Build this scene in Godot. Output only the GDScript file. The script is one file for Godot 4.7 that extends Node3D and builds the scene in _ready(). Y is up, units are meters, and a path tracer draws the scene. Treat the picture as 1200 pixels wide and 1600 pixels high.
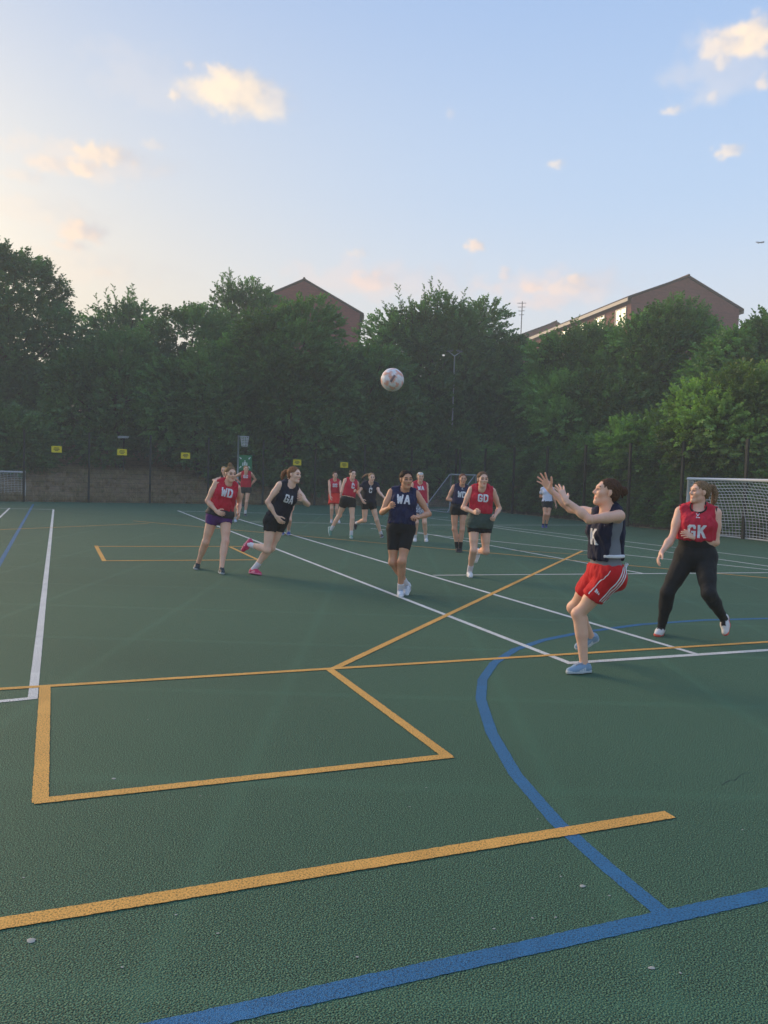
extends Node3D

# A netball game on a green all-weather court at dusk, trees and brick blocks behind.

class Prim:
	var a: Vector3
	var ab: Vector3
	var abi: Vector3
	var ra: float
	var dr: float
	var k: float
	var f: float = 1.0
	var sq: bool = false
	var m: Basis
	var op: int = 0          # 0 join, 1 cut away, 2 keep below a plane, 3 keep inside
	var capped: bool = false
	var cn: Vector3
	var cd: float

class MeshData:
	var v := PackedVector3Array()
	var n := PackedVector3Array()
	var c := PackedColorArray()
	var i := PackedInt32Array()

var pose := {}
var used := {}
var mats := {}
var canon := {}
var fold := FastNoiseLite.new()
var strand := FastNoiseLite.new()
var rough := FastNoiseLite.new()
var rng := RandomNumberGenerator.new()
var order: Array = []
var built: Array = []
var looks := {}

func V(x: float, y: float, z: float) -> Vector3:
	return Vector3(x, y, z)

func lin(r: float, g: float, b: float) -> Color:
	return Color(r, g, b).linear_to_srgb()

# ------------------------------------------------------------------ nodes
func numbered(called: String) -> String:
	if not used.has(called):
		used[called] = 0
		return called
	used[called] += 1
	return "%s_%03d" % [called, used[called]]

func thing(called: String, label: String, category: String, at := Vector3.ZERO, group := "") -> Node3D:
	var o := Node3D.new()
	o.name = numbered(called)
	add_child(o, true)
	o.position = at
	tag(o, label, category, group)
	return o

func tag(o: Node, label: String, category: String, group := "") -> void:
	o.set_meta("label", label)
	o.set_meta("category", category)
	if group != "":
		o.set_meta("group", group)

func part(called: String, mesh: Mesh, mat: Material, parent: Node, kind := "") -> MeshInstance3D:
	var o := MeshInstance3D.new()
	o.mesh = mesh
	o.material_override = mat
	if parent == self:
		o.name = numbered(called)
	else:
		var nm := called
		var k := 0
		while parent.has_node(NodePath(nm)):
			k += 1
			nm = "%s_%03d" % [called, k]
		o.name = nm
	parent.add_child(o, true)
	if kind != "":
		o.set_meta("kind", kind)
	return o

func scatter(called: String, mesh: Mesh, mat: Material, where: Array, tints: Array, parent: Node) -> MultiMeshInstance3D:
	var mm := MultiMesh.new()
	mm.transform_format = MultiMesh.TRANSFORM_3D
	mm.use_colors = true
	mm.mesh = mesh
	mm.instance_count = where.size()
	for i in where.size():
		mm.set_instance_transform(i, where[i])
		mm.set_instance_color(i, tints[i])
	var o := MultiMeshInstance3D.new()
	o.multimesh = mm
	o.material_override = mat
	o.name = called if parent != self else numbered(called)
	parent.add_child(o, true)
	o.set_meta("kind", "stuff")
	return o

# ------------------------------------------------------------------ plain shapes
func quad(st: SurfaceTool, a: Vector3, b: Vector3, c: Vector3, d: Vector3) -> void:
	for p in [a, b, c, a, c, d]:
		st.add_vertex(p)

func box_into(st: SurfaceTool, at: Vector3, size: Vector3, basis := Basis()) -> void:
	var h := size * 0.5
	var p: Array = []
	for x in [-1, 1]:
		for y in [-1, 1]:
			for z in [-1, 1]:
				p.append(at + basis * Vector3(x * h.x, y * h.y, z * h.z))
	# clockwise from outside
	quad(st, p[1], p[3], p[7], p[5])
	quad(st, p[4], p[6], p[2], p[0])
	quad(st, p[5], p[7], p[6], p[4])
	quad(st, p[0], p[2], p[3], p[1])
	quad(st, p[3], p[2], p[6], p[7])
	quad(st, p[0], p[1], p[5], p[4])

func start() -> SurfaceTool:
	var st := SurfaceTool.new()
	st.begin(Mesh.PRIMITIVE_TRIANGLES)
	st.set_smooth_group(-1)
	return st

func done(st: SurfaceTool) -> ArrayMesh:
	st.generate_normals()
	return st.commit()

func box_mesh(size: Vector3, at := Vector3.ZERO, basis := Basis()) -> ArrayMesh:
	var st := start()
	box_into(st, at, size, basis)
	return done(st)

func tube_into(st: SurfaceTool, pts: Array, radii: Array, sides: int) -> void:
	var prev: Array = []
	for k in pts.size():
		var p: Vector3 = pts[k]
		var d: Vector3 = (pts[mini(k + 1, pts.size() - 1)] - pts[maxi(k - 1, 0)])
		d = d.normalized()
		var e1 := d.cross(Vector3(0.31, 0.11, 0.94)).normalized()
		if absf(d.dot(Vector3(0.31, 0.11, 0.94))) > 0.97:
			e1 = d.cross(Vector3.RIGHT).normalized()
		var e2 := d.cross(e1)
		var ring: Array = []
		for s in sides:
			var t := TAU * s / sides
			ring.append(p + (e1 * cos(t) + e2 * sin(t)) * float(radii[k]))
		if k > 0:
			for s in sides:
				var s2 := (s + 1) % sides
				quad(st, prev[s], prev[s2], ring[s2], ring[s])
		else:
			for s in range(1, sides - 1):
				for q in [ring[0], ring[s], ring[s + 1]]:
					st.add_vertex(q)
		prev = ring
	for s in range(1, sides - 1):
		for q in [prev[0], prev[s + 1], prev[s]]:
			st.add_vertex(q)

func tube(pts: Array, radii: Array, sides := 6, smooth := true) -> ArrayMesh:
	var st := start()
	if smooth:
		st.set_smooth_group(0)
	tube_into(st, pts, radii, sides)
	return done(st)

# ------------------------------------------------------------------ materials
func mat(key: String, col: Color, rough_ := 0.8, more := {}) -> StandardMaterial3D:
	if mats.has(key):
		return mats[key]
	var m := StandardMaterial3D.new()
	m.resource_name = key
	m.albedo_color = col
	m.roughness = rough_
	for p in more:
		m.set(p, more[p])
	mats[key] = m
	return m

func noise_tex(size: int, freq: float, kind: int, ramp: Array, octaves := 3, seed_ := 1, as_normal := 0.0) -> NoiseTexture2D:
	var n := FastNoiseLite.new()
	n.noise_type = kind
	n.frequency = freq
	n.seed = seed_
	n.fractal_octaves = octaves
	if octaves == 1:
		n.fractal_type = FastNoiseLite.FRACTAL_NONE
	var t := NoiseTexture2D.new()
	t.width = size
	t.height = size
	t.seamless = true
	t.seamless_blend_skirt = 0.15
	t.generate_mipmaps = false
	t.noise = n
	if as_normal > 0.0:
		t.as_normal_map = true
		t.bump_strength = as_normal
	elif ramp.size() > 0:
		var g := Gradient.new()
		g.offsets = PackedFloat32Array(ramp[0])
		g.colors = PackedColorArray(ramp[1])
		t.color_ramp = g
	return t

var cloth_normal: Texture2D
var grain_normal: Texture2D

func cloth(key: String, col: Color, sheen := 0.25) -> StandardMaterial3D:
	return mat("cloth " + key, col, 0.85, {"uv1_triplanar": true, "uv1_scale": Vector3(5, 5, 5), "normal_enabled": true, "normal_texture": cloth_normal, "normal_scale": 0.5, "rim_enabled": true, "rim": sheen, "rim_tint": 0.6})

# ------------------------------------------------------------------ distance fields
func prim(a: Vector3, b: Vector3, ra: float, rb: float, k := 0.03) -> Prim:
	var q := Prim.new()
	q.a = a
	q.ab = b - a
	q.abi = q.ab / maxf(q.ab.length_squared(), 1e-9)
	q.ra = ra
	q.dr = rb - ra
	q.k = k
	return q

func flat_prim(a: Vector3, b: Vector3, ra: float, rb: float, r: Vector3, u: Vector3, f: Vector3, s: Vector3, k := 0.03) -> Prim:
	# a capsule whose round section is scaled by s along r, u, f
	var q := prim(a, b, ra, rb, k)
	q.sq = true
	q.m = Basis(r / s.x, u / s.y, f / s.z).transposed()
	q.ab = q.m * (b - a)
	q.abi = q.ab / maxf(q.ab.length_squared(), 1e-9)
	q.f = minf(s.x, minf(s.y, s.z))
	return q

func capped(q: Prim, n: Vector3, at: Vector3) -> Prim:
	q.capped = true
	q.cn = n.normalized()
	q.cd = q.cn.dot(at)
	return q

func cut(q: Prim) -> Prim:
	q.op = 1
	return q

func keep(q: Prim) -> Prim:
	q.op = 3
	return q

func plane(n: Vector3, at: Vector3, k := 0.004) -> Prim:
	var q := prim(at, at, 0.0, 0.0, k)
	q.op = 2
	q.cn = n.normalized()
	q.cd = q.cn.dot(at)
	return q

func grown(list: Array, by: float) -> Array:
	var out: Array = []
	for q: Prim in list:
		var w := Prim.new()
		for f in ["a", "ab", "abi", "dr", "k", "f", "sq", "m", "op", "capped", "cn", "cd"]:
			w.set(f, q.get(f))
		w.ra = q.ra + by / lerpf(q.f, 1.0, 0.4)
		out.append(w)
	return out

func one(q: Prim, p: Vector3) -> float:
	if q.op == 2:
		return q.cn.dot(p) - q.cd
	var v := p - q.a
	if q.sq:
		v = q.m * v
	var t := clampf(v.dot(q.abi), 0.0, 1.0)
	var e := ((v - q.ab * t).length() - q.ra - q.dr * t) * q.f
	if q.capped:
		e = maxf(e, q.cn.dot(p) - q.cd)
	return e

func ev(list: Array[Prim], p: Vector3) -> float:
	var d := 1e3
	for q: Prim in list:
		if q.op == 2:
			d = maxf(d, q.cn.dot(p) - q.cd)
			continue
		var v := p - q.a
		if q.sq:
			v = q.m * v
		var t := clampf(v.dot(q.abi), 0.0, 1.0)
		var e := ((v - q.ab * t).length() - q.ra - q.dr * t) * q.f
		if q.capped:
			e = maxf(e, q.cn.dot(p) - q.cd)
		var k := q.k
		if q.op == 0:
			var h := k - absf(d - e)
			d = minf(d, e)
			if h > 0.0:
				d -= h * h / (4.0 * k)
		elif q.op == 1:
			var h2 := k - absf(d + e)
			d = maxf(d, -e)
			if h2 > 0.0:
				d += h2 * h2 / (4.0 * k)
		else:
			d = maxf(d, e)
	return d

func nets(prims: Array, cell: float, wobble := 0.0, stretch := Vector3(1, 1, 1)) -> MeshData:
	var out := MeshData.new()
	var lo := Vector3(1e9, 1e9, 1e9)
	var hi := -lo
	for q: Prim in prims:
		if q.op == 0:
			var e := q.a + (q.ab if not q.sq else q.m.inverse() * q.ab)
			var r := maxf(q.ra, q.ra + q.dr) * (1.0 if not q.sq else 1.9) + 0.03
			var rr := Vector3(r, r, r)
			lo = lo.min(q.a.min(e) - rr)
			hi = hi.max(q.a.max(e) + rr)
	const N := 6
	var bs := cell * N
	var nbx := int(ceil((hi.x - lo.x) / bs))
	var nby := int(ceil((hi.y - lo.y) / bs))
	var nbz := int(ceil((hi.z - lo.z) / bs))
	var R := bs * 0.8661
	var gx := nbx * N + 2
	var gy := nby * N + 2
	var index := {}
	var ex := PackedInt32Array()
	var vals := PackedFloat32Array()
	vals.resize((N + 1) * (N + 1) * (N + 1))
	var M := N + 1
	for bz in nbz:
		for by in nby:
			for bx in nbx:
				var c := lo + Vector3(bx + 0.5, by + 0.5, bz + 0.5) * bs
				var near: Array[Prim] = []
				var dmin := 1e3
				var trimmed := false
				var gone := false
				for q: Prim in prims:
					var e := one(q, c)
					var reach := (R + q.k + 0.006) * 1.05
					if q.op == 0:
						dmin = minf(dmin, e)
						if e < reach:
							near.append(q)
					elif q.op == 1:
						if e < reach:
							near.append(q)
							trimmed = true
						if e < -reach:
							gone = true
					else:
						if e > reach:
							gone = true
						if e > -reach:
							near.append(q)
							trimmed = true
				if gone or dmin > R + 0.035 or (dmin < -R * 1.1 - 0.01 and not trimmed):
					continue
				if near.is_empty() or near[0].op != 0:
					continue
				var base := lo + Vector3(bx, by, bz) * bs
				var w := 0
				var pos := 0
				for z in M:
					for y in M:
						for x in M:
							var d := ev(near, base + Vector3(x, y, z) * cell)
							vals[w] = d
							w += 1
							if d < 0.0:
								pos += 1
				if pos == 0 or pos == M * M * M:
					continue
				for z in N:
					for y in N:
						for x in N:
							var o := (z * M + y) * M + x
							var d0 := vals[o]
							var d1 := vals[o + 1]
							var d2 := vals[o + M]
							var d3 := vals[o + M + 1]
							var d4 := vals[o + M * M]
							var d5 := vals[o + M * M + 1]
							var d6 := vals[o + M * M + M]
							var d7 := vals[o + M * M + M + 1]
							var s0 := d0 < 0.0
							if s0 == (d1 < 0.0) and s0 == (d2 < 0.0) and s0 == (d3 < 0.0) and s0 == (d4 < 0.0) and s0 == (d5 < 0.0) and s0 == (d6 < 0.0) and s0 == (d7 < 0.0):
								continue
							var sum := Vector3.ZERO
							var cnt := 0
							if s0 != (d1 < 0.0):
								sum += Vector3(d0 / (d0 - d1), 0, 0)
								cnt += 1
							if (d2 < 0.0) != (d3 < 0.0):
								sum += Vector3(d2 / (d2 - d3), 1, 0)
								cnt += 1
							if (d4 < 0.0) != (d5 < 0.0):
								sum += Vector3(d4 / (d4 - d5), 0, 1)
								cnt += 1
							if (d6 < 0.0) != (d7 < 0.0):
								sum += Vector3(d6 / (d6 - d7), 1, 1)
								cnt += 1
							if s0 != (d2 < 0.0):
								sum += Vector3(0, d0 / (d0 - d2), 0)
								cnt += 1
							if (d1 < 0.0) != (d3 < 0.0):
								sum += Vector3(1, d1 / (d1 - d3), 0)
								cnt += 1
							if (d4 < 0.0) != (d6 < 0.0):
								sum += Vector3(0, d4 / (d4 - d6), 1)
								cnt += 1
							if (d5 < 0.0) != (d7 < 0.0):
								sum += Vector3(1, d5 / (d5 - d7), 1)
								cnt += 1
							if s0 != (d4 < 0.0):
								sum += Vector3(0, 0, d0 / (d0 - d4))
								cnt += 1
							if (d1 < 0.0) != (d5 < 0.0):
								sum += Vector3(1, 0, d1 / (d1 - d5))
								cnt += 1
							if (d2 < 0.0) != (d6 < 0.0):
								sum += Vector3(0, 1, d2 / (d2 - d6))
								cnt += 1
							if (d3 < 0.0) != (d7 < 0.0):
								sum += Vector3(1, 1, d3 / (d3 - d7))
								cnt += 1
							var gi := bx * N + x
							var gj := by * N + y
							var gk := bz * N + z
							var key := (gk * gy + gj) * gx + gi
							index[key] = out.v.size()
							out.v.append(base + (Vector3(x, y, z) + sum / cnt) * cell)
							if s0 != (d1 < 0.0):
								ex.append(key * 6 + (1 if s0 else 0))
							if s0 != (d2 < 0.0):
								ex.append(key * 6 + 2 + (1 if s0 else 0))
							if s0 != (d4 < 0.0):
								ex.append(key * 6 + 4 + (1 if s0 else 0))
	var stepx := 1
	var stepy := gx
	var stepz := gx * gy
	for e in ex:
		var key := e / 6
		var axis := (e % 6) / 2
		var inside := e % 2 == 1
		var u := stepy
		var v := stepz
		if axis == 1:
			u = stepz
			v = stepx
		elif axis == 2:
			u = stepx
			v = stepy
		var a: int = index.get(key, -1)
		var b: int = index.get(key - u, -1)
		var c2: int = index.get(key - u - v, -1)
		var d: int = index.get(key - v, -1)
		if a < 0 or b < 0 or c2 < 0 or d < 0:
			continue
		if inside:
			out.i.append_array(PackedInt32Array([a, d, c2, a, c2, b]))
		else:
			out.i.append_array(PackedInt32Array([a, b, c2, a, c2, d]))
	normals(out)
	if wobble > 0.0:
		for k in out.v.size():
			var p := out.v[k]
			out.v[k] = p + out.n[k] * ((fold.get_noise_3dv(p * stretch) + .3) * wobble)
		normals(out)
	return out

func normals(o: MeshData) -> void:
	o.n = PackedVector3Array()
	o.n.resize(o.v.size())
	for t in range(0, o.i.size(), 3):
		var a := o.i[t]
		var b := o.i[t + 1]
		var c := o.i[t + 2]
		var f := (o.v[c] - o.v[a]).cross(o.v[b] - o.v[a])
		o.n[a] += f
		o.n[b] += f
		o.n[c] += f
	for k in o.n.size():
		o.n[k] = o.n[k].normalized()

func add_moved(to: MeshData, from: MeshData, x: Transform3D, mirror := false) -> void:
	var base := to.v.size()
	var bn := x.basis.orthonormalized()
	for k in from.v.size():
		var p := from.v[k]
		var n := from.n[k]
		if mirror:
			p.x = -p.x
			n.x = -n.x
		to.v.append(x * p)
		to.n.append((bn * n).normalized())
	if from.c.size() > 0:
		while to.c.size() < base:
			to.c.append(Color.WHITE)
		to.c.append_array(from.c)
	elif to.c.size() > 0:
		for k in from.v.size():
			to.c.append(Color.WHITE)
	for t in range(0, from.i.size(), 3):
		to.i.append(from.i[t] + base)
		if mirror:
			to.i.append(from.i[t + 2] + base)
			to.i.append(from.i[t + 1] + base)
		else:
			to.i.append(from.i[t + 1] + base)
			to.i.append(from.i[t + 2] + base)

func to_mesh(o: MeshData) -> ArrayMesh:
	var a := []
	a.resize(Mesh.ARRAY_MAX)
	a[Mesh.ARRAY_VERTEX] = o.v
	a[Mesh.ARRAY_NORMAL] = o.n
	if o.c.size() == o.v.size() and o.c.size() > 0:
		a[Mesh.ARRAY_COLOR] = o.c
	a[Mesh.ARRAY_INDEX] = o.i
	var m := ArrayMesh.new()
	m.add_surface_from_arrays(Mesh.PRIMITIVE_TRIANGLES, a)
	return m

# ------------------------------------------------------------------ heads, hands, shoes (built once, placed many times)
func head_prims() -> Array:
	var X := Vector3.RIGHT
	var Y := Vector3.UP
	var Z := Vector3.BACK
	var l: Array = []
	var o := Vector3.ZERO
	l.append(flat_prim(V(0, .034, -.014), V(0, .034, -.014), .08, .08, X, Y, Z, V(.93, .96, 1.16), .02))
	l.append(flat_prim(V(0, -.03, .03), V(0, -.03, .03), .07, .07, X, Y, Z, V(.80, 1.2, .82), .03))
	for s in [-1.0, 1.0]:
		l.append(prim(V(s * .037, -.062, .0), V(s * .012, -.096, .06), .019, .016, .03))
		l.append(prim(V(s * .036, -.02, .058), V(s * .036, -.02, .058), .026, .026, .025))
		l.append(flat_prim(V(s * .077, -.004, -.006), V(s * .074, -.022, .0), .021, .014, X, Y, Z, V(.42, 1.3, .8), .008))
	l.append(prim(V(0, -.099, .066), V(0, -.099, .066), .018, .018, .02))
	l.append(prim(V(-.034, .027, .07), V(.034, .027, .07), .0155, .0155, .02))
	l.append(prim(V(0, .014, .083), V(0, -.024, .102), .008, .0115, .014))
	for s in [-1.0, 1.0]:
		l.append(prim(V(s * .011, -.03, .092), V(s * .011, -.03, .092), .0085, .0085, .008))
	l.append(prim(V(-.017, -.060, .0805), V(.017, -.060, .0805), .006, .006, .008))
	l.append(prim(V(-.016, -.069, .0795), V(.016, -.069, .0795), .0075, .0075, .008))
	l.append(prim(V(0, -.06, -.018), V(0, -.16, -.034), .051, .053, .03))
	for s in [-1.0, 1.0]:
		l.append(cut(prim(V(s * .031, .004, .098), V(s * .031, .004, .098), .0175, .0175, .012)))
	l.append(cut(prim(V(-.015, -.0648, .090), V(.015, -.0648, .090), .0022, .0022, .004)))
	return l

func paint_head(h: MeshData, brow: Color, lip: Color) -> MeshData:
	var o := MeshData.new()
	o.v = h.v
	o.n = h.n
	o.i = h.i
	for p in h.v:
		var c := Color.WHITE
		var ax := absf(p.x)
		if p.z > .055:
			var by := .0265 + .006 * sin(clampf((ax - .012) / .04, 0, 1) * 2.4) - p.y
			if ax > .012 and ax < .05:
				c = c.lerp(brow * .6, clampf(1.35 - absf(by) / .0052, 0, .95))
			# lashes and lids
			var ld := Vector2((ax - .031) / .0185, (p.y - .0035) / .0115).length()
			if ld < 1.25:
				c = c.lerp(Color(.30, .19, .16), clampf((1.25 - ld) * 3.0, 0, .8) * (1.0 if p.y > -.002 else .55))
			var ly := (p.y + .0645) / .0105
			var lx := p.x / .020
			var e := lx * lx + ly * ly
			if e < 1.2 and p.z > .07:
				c = c.lerp(lip, clampf((1.25 - e) * 2.5, 0, 1))
			var fl := Vector2((ax - .038) / .024, (p.y + .024) / .022).length()
			c = c.lerp(Color(1.0, .8, .76), clampf(1.0 - fl, 0, 1) * .25)
		o.c.append(c)
	return o

func hand_mesh(curl: float, spread: float, thumb_out: float, cell: float) -> MeshData:
	# right hand: wrist at the origin, fingers along +z, back of the hand +y, thumb +x
	var X := Vector3.RIGHT
	var Y := Vector3.UP
	var Z := Vector3.BACK
	var l: Array = []
	var xs := [.030, .0105, -.0095, -.0275]
	var lens := [.072, .080, .074, .058]
	var zs := [.092, .096, .091, .083]
	for k in 4:
		l.append(flat_prim(V(xs[k] * .45, 0, .004), V(xs[k], .001, zs[k]), .0165, .0115, X, Y, Z, V(1, .82, 1), .014))
	l.append(prim(V(0, 0, -.03), V(0, 0, .012), .025, .023, .015))
	for k in 4:
		var p := V(xs[k], .001, zs[k])
		var side: float = spread * (1.5 - k) * .16
		var bend := curl * (.75 + .12 * k)
		var r := .0096 - (.0012 if k == 3 else 0.0)
		for j in 3:
			var seg: float = lens[k] * [.45, .31, .24][j]
			var d := Vector3(sin(side), 0, cos(side)).rotated(X, bend)
			var q := p + d * seg
			l.append(prim(p, q, r, r - .0009, .0035))
			p = q
			r -= .0009
			bend += curl * (.95 if j == 0 else .6)
	var t0 := V(.026, -.004, .026)
	var d0 := V(.62 + .3 * thumb_out, -.28, .62).normalized()
	var t1 := t0 + d0 * .042
	var d1 := V(.35 + .45 * thumb_out - .5 * curl, -.3, .85).normalized()
	var t2 := t1 + d1 * .032
	var t3 := t2 + (d1 + V(-.25 * curl, 0, .2)).normalized() * .026
	l.append(prim(V(.01, -.002, .012), t0, .017, .0145, .012))
	l.append(prim(t0, t1, .0145, .0108, .008))
	l.append(prim(t1, t2, .0108, .0098, .004))
	l.append(prim(t2, t3, .0098, .0082, .004))
	return nets(l, cell)

func shoe_prims() -> Array:
	# ankle at the origin, toes along +z, ground at y = -.078
	var l: Array = []
	l.append(prim(V(0, -.042, -.035), V(0, -.046, .05), .034, .037, .03))
	l.append(prim(V(0, -.046, .05), V(-.004, -.056, .135), .038, .027, .03))
	l.append(prim(V(.006, -.055, .06), V(.004, -.06, .12), .036, .03, .02))
	l.append(prim(V(0, -.04, -.022), V(0, .006, -.018), .035, .036, .025))
	l.append(prim(V(0, -.03, .02), V(0, -.036, .075), .026, .022, .03))
	l.append(plane(V(0, 1, -.25), V(0, .004, -.02), .006))
	l.append(plane(V(0, -1, 0), V(0, -.066, 0), .003))
	return l

func sole_prims() -> Array:
	var l: Array = []
	l.append(prim(V(0, -.064, -.035), V(0, -.064, .05), .037, .039, .03))
	l.append(prim(V(.003, -.064, .05), V(0, -.062, .132), .041, .034, .03))
	l.append(plane(V(0, 1, -.03), V(0, -.054, 0), .006))
	l.append(plane(V(0, -1, 0), V(0, -.078, 0), .006))
	return l

func top_of(l: Array[Prim], x: float, z: float) -> float:
	var y := .05
	while y > -.07 and ev(l, V(x, y, z)) > 0.0:
		y -= .001
	return y

func lace_mesh(l: Array[Prim]) -> ArrayMesh:
	var st := start()
	st.set_smooth_group(0)
	for k in 5:
		var z := .022 + k * .0145
		tube_into(st, [V(-.024, top_of(l, -.024, z), z + .004), V(-.010, top_of(l, -.01, z) + .001, z), V(.010, top_of(l, .01, z) + .001, z + .002), V(.024, top_of(l, .024, z), z + .006)], [.004, .004, .004, .004], 5)
	for s in [-1.0, 1.0]:
		tube_into(st, [V(0, top_of(l, 0, .022) + .002, .022), V(s * .02, top_of(l, .02, .026) + .014, .026), V(s * .034, top_of(l, .034, .034) + .004, .034), V(s * .018, top_of(l, .018, .03) + .002, .03)], [.0025, .0025, .0025, .0025], 5)
	return done(st)

func hair_prims(style: String) -> Array:
	var X := Vector3.RIGHT
	var Y := Vector3.UP
	var Z := Vector3.BACK
	var l: Array = []
	l.append(flat_prim(V(0, .036, -.02), V(0, .036, -.02), .086, .086, X, Y, Z, V(.95, .98, 1.16), .02))
	l.append(flat_prim(V(0, -.005, -.05), V(0, -.005, -.05), .07, .07, X, Y, Z, V(1.0, 1.0, .8), .02))
	var tail: Array = []
	if style == "bun":
		l.append(prim(V(0, .045, -.132), V(0, .035, -.14), .034, .031, .012))
		l.append(prim(V(.012, .015, -.13), V(.024, -.01, -.128), .012, .006, .01))
	elif style == "topbun":
		l.append(prim(V(0, .125, -.05), V(.006, .142, -.052), .034, .03, .012))
	elif style == "low":
		tail = [[0, .0, -.115, .02], [0, -.03, -.142, .024], [.004, -.08, -.14, .02], [.008, -.13, -.125, .012]]
	elif style == "high":
		tail = [[0, .075, -.115, .02], [0, .07, -.15, .026], [.008, .01, -.178, .03], [.014, -.07, -.175, .026], [.012, -.14, -.155, .012]]
	elif style == "bounce":
		tail = [[0, .04, -.115, .02], [0, .05, -.15, .026], [-.012, .02, -.19, .03], [-.022, -.03, -.2, .024], [-.02, -.07, -.2, .012]]
	elif style == "fly":
		tail = [[0, .06, -.115, .018], [-.05, .075, -.135, .024], [-.12, .06, -.14, .026], [-.18, .02, -.15, .02], [-.215, -.02, -.16, .009]]
	for k in range(tail.size() - 1):
		var a: Array = tail[k]
		var b: Array = tail[k + 1]
		l.append(prim(V(a[0], a[1], a[2]), V(b[0], b[1], b[2]), a[3], b[3], .012))
	l.append(cut(flat_prim(V(0, -.042, .102), V(0, -.042, .102), .1, .1, X, Y, Z, V(.88, 1.32, .94), .006)))
	for s in [-1.0, 1.0]:
		l.append(cut(prim(V(s * .088, -.012, .012), V(s * .085, -.08, -.005), .034, .05, .01)))
		l.append(cut(prim(V(s * .085, .0, .04), V(s * .08, -.06, .04), .036, .045, .01)))
	l.append(cut(prim(V(0, -.13, -.03), V(0, -.1, .0), .062, .06, .01)))
	return l

func frame(f: Vector3, up: Vector3) -> Basis:
	var z := f.normalized()
	var x := up.cross(z).normalized()
	return Basis(x, z.cross(x), z)

# ------------------------------------------------------------------ people
func torso(d: Dictionary, g: float) -> Dictionary:
	var s: float = d.s
	var Pv: Vector3 = d.pelvis
	var Nk: Vector3 = d.neck
	var u := (Nk - Pv).normalized()
	var rp: Vector3 = (d.hipR - d.hipL).normalized()
	var rc: Vector3 = (d.shoulderR - d.shoulderL).normalized()
	var rcp := (rc - u * rc.dot(u)).normalized()
	var fc := u.cross(rcp).normalized()
	var rpp := (rp - u * rp.dot(u)).normalized()
	var fp := u.cross(rpp).normalized()
	var rm := (rcp + rpp).normalized()
	var fm := u.cross(rm).normalized()
	var L := (Nk - Pv).length()
	var W := Pv + u * L * .36 + fm * .006 * s
	var C := Pv + u * L * .68 + fc * .004 * s
	var pel: Array = []
	pel.append(flat_prim(Pv - rp * .066 * s + u * .0, Pv + rp * .066 * s, .106 * s * g, .106 * s * g, rpp, u, fp, V(1, .95, .98), .05 * s))
	for q in [-1.0, 1.0]:
		pel.append(prim(Pv + rp * q * .062 * s - fp * .05 * s - u * .035 * s, Pv + rp * q * .062 * s - fp * .05 * s - u * .03 * s, .085 * s * g, .085 * s * g, .05 * s))
	var tor: Array = []
	tor.append(flat_prim(Pv + u * .06 * s, W, .142 * s * g, .123 * s * g, rm, u, fm, V(1, .8, .75), .06 * s))
	tor.append(flat_prim(W, C, .123 * s * g, .138 * s * g, rm, u, fc, V(1, .7, .8), .06 * s))
	var N1 := Nk - u * .085 * s
	tor.append(flat_prim(N1 - rcp * .075 * s, N1 + rcp * .075 * s, .078 * s * (g * .5 + .5), .078 * s * (g * .5 + .5), rcp, u, fc, V(1, .95, .98), .05 * s))
	for q in [-1.0, 1.0]:
		var B: Vector3 = Pv + u * L * .70 + rcp * q * .072 * s + fc * .068 * s * g
		tor.append(prim(B, B - u * .008 * s, .056 * s * g, .058 * s * g, .045 * s))
	var yoke: Array = []
	for q in [-1.0, 1.0]:
		var sh: Vector3 = d.shoulderR if q > 0 else d.shoulderL
		yoke.append(prim(Nk + u * .03 * s + rcp * q * .02 * s - fc * .02 * s, Nk.lerp(sh, .78) + u * .012 * s, .04 * s, .038 * s * (g * .5 + .5), .04 * s))
	return {"pel": pel, "tor": tor, "yoke": yoke, "u": u, "rc": rcp, "fc": fc, "rp": rpp, "fp": fp, "L": L, "W": W, "C": C}

func leg_prims(d: Dictionary, S: String, g: float, t: Dictionary) -> Dictionary:
	var s: float = d.s
	var hip: Vector3 = d["hip" + S]
	var kn: Vector3 = d["knee" + S]
	var an: Vector3 = d["ankle" + S]
	var kf: Vector3 = (kn - hip).normalized() + (kn - an).normalized()
	kf = kf + t.fp * .12
	kf = kf.normalized()
	var sd := (an - kn).normalized()
	var back := -(kf - sd * kf.dot(sd)).normalized()
	var th: Array = []
	var h0: Vector3 = hip + t.rp * (.008 if S == "R" else -.008) * s
	th.append(prim(h0, kn, .083 * s * g, .050 * s * (g * .6 + .4), .022 * s))
	th.append(prim(hip.lerp(kn, .18) + kf * .012 * s, hip.lerp(kn, .62) + kf * .012 * s, .071 * s * g, .059 * s * g, .022 * s))
	var sh: Array = []
	sh.append(prim(kn + kf * .008 * s, kn + kf * .008 * s, .051 * s, .051 * s, .03 * s))
	sh.append(prim(kn, an, .047 * s * (g * .6 + .4), .031 * s, .02 * s))
	sh.append(prim(kn.lerp(an, .14) + back * .016 * s, kn.lerp(an, .4) + back * .016 * s, .045 * s * g, .046 * s * g, .04 * s))
	sh.append(prim(kn.lerp(an, .4) + back * .016 * s, an + back * .006 * s, .043 * s * g, .028 * s, .014 * s))
	return {"thigh": th, "shin": sh, "kf": kf, "back": back}

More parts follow.
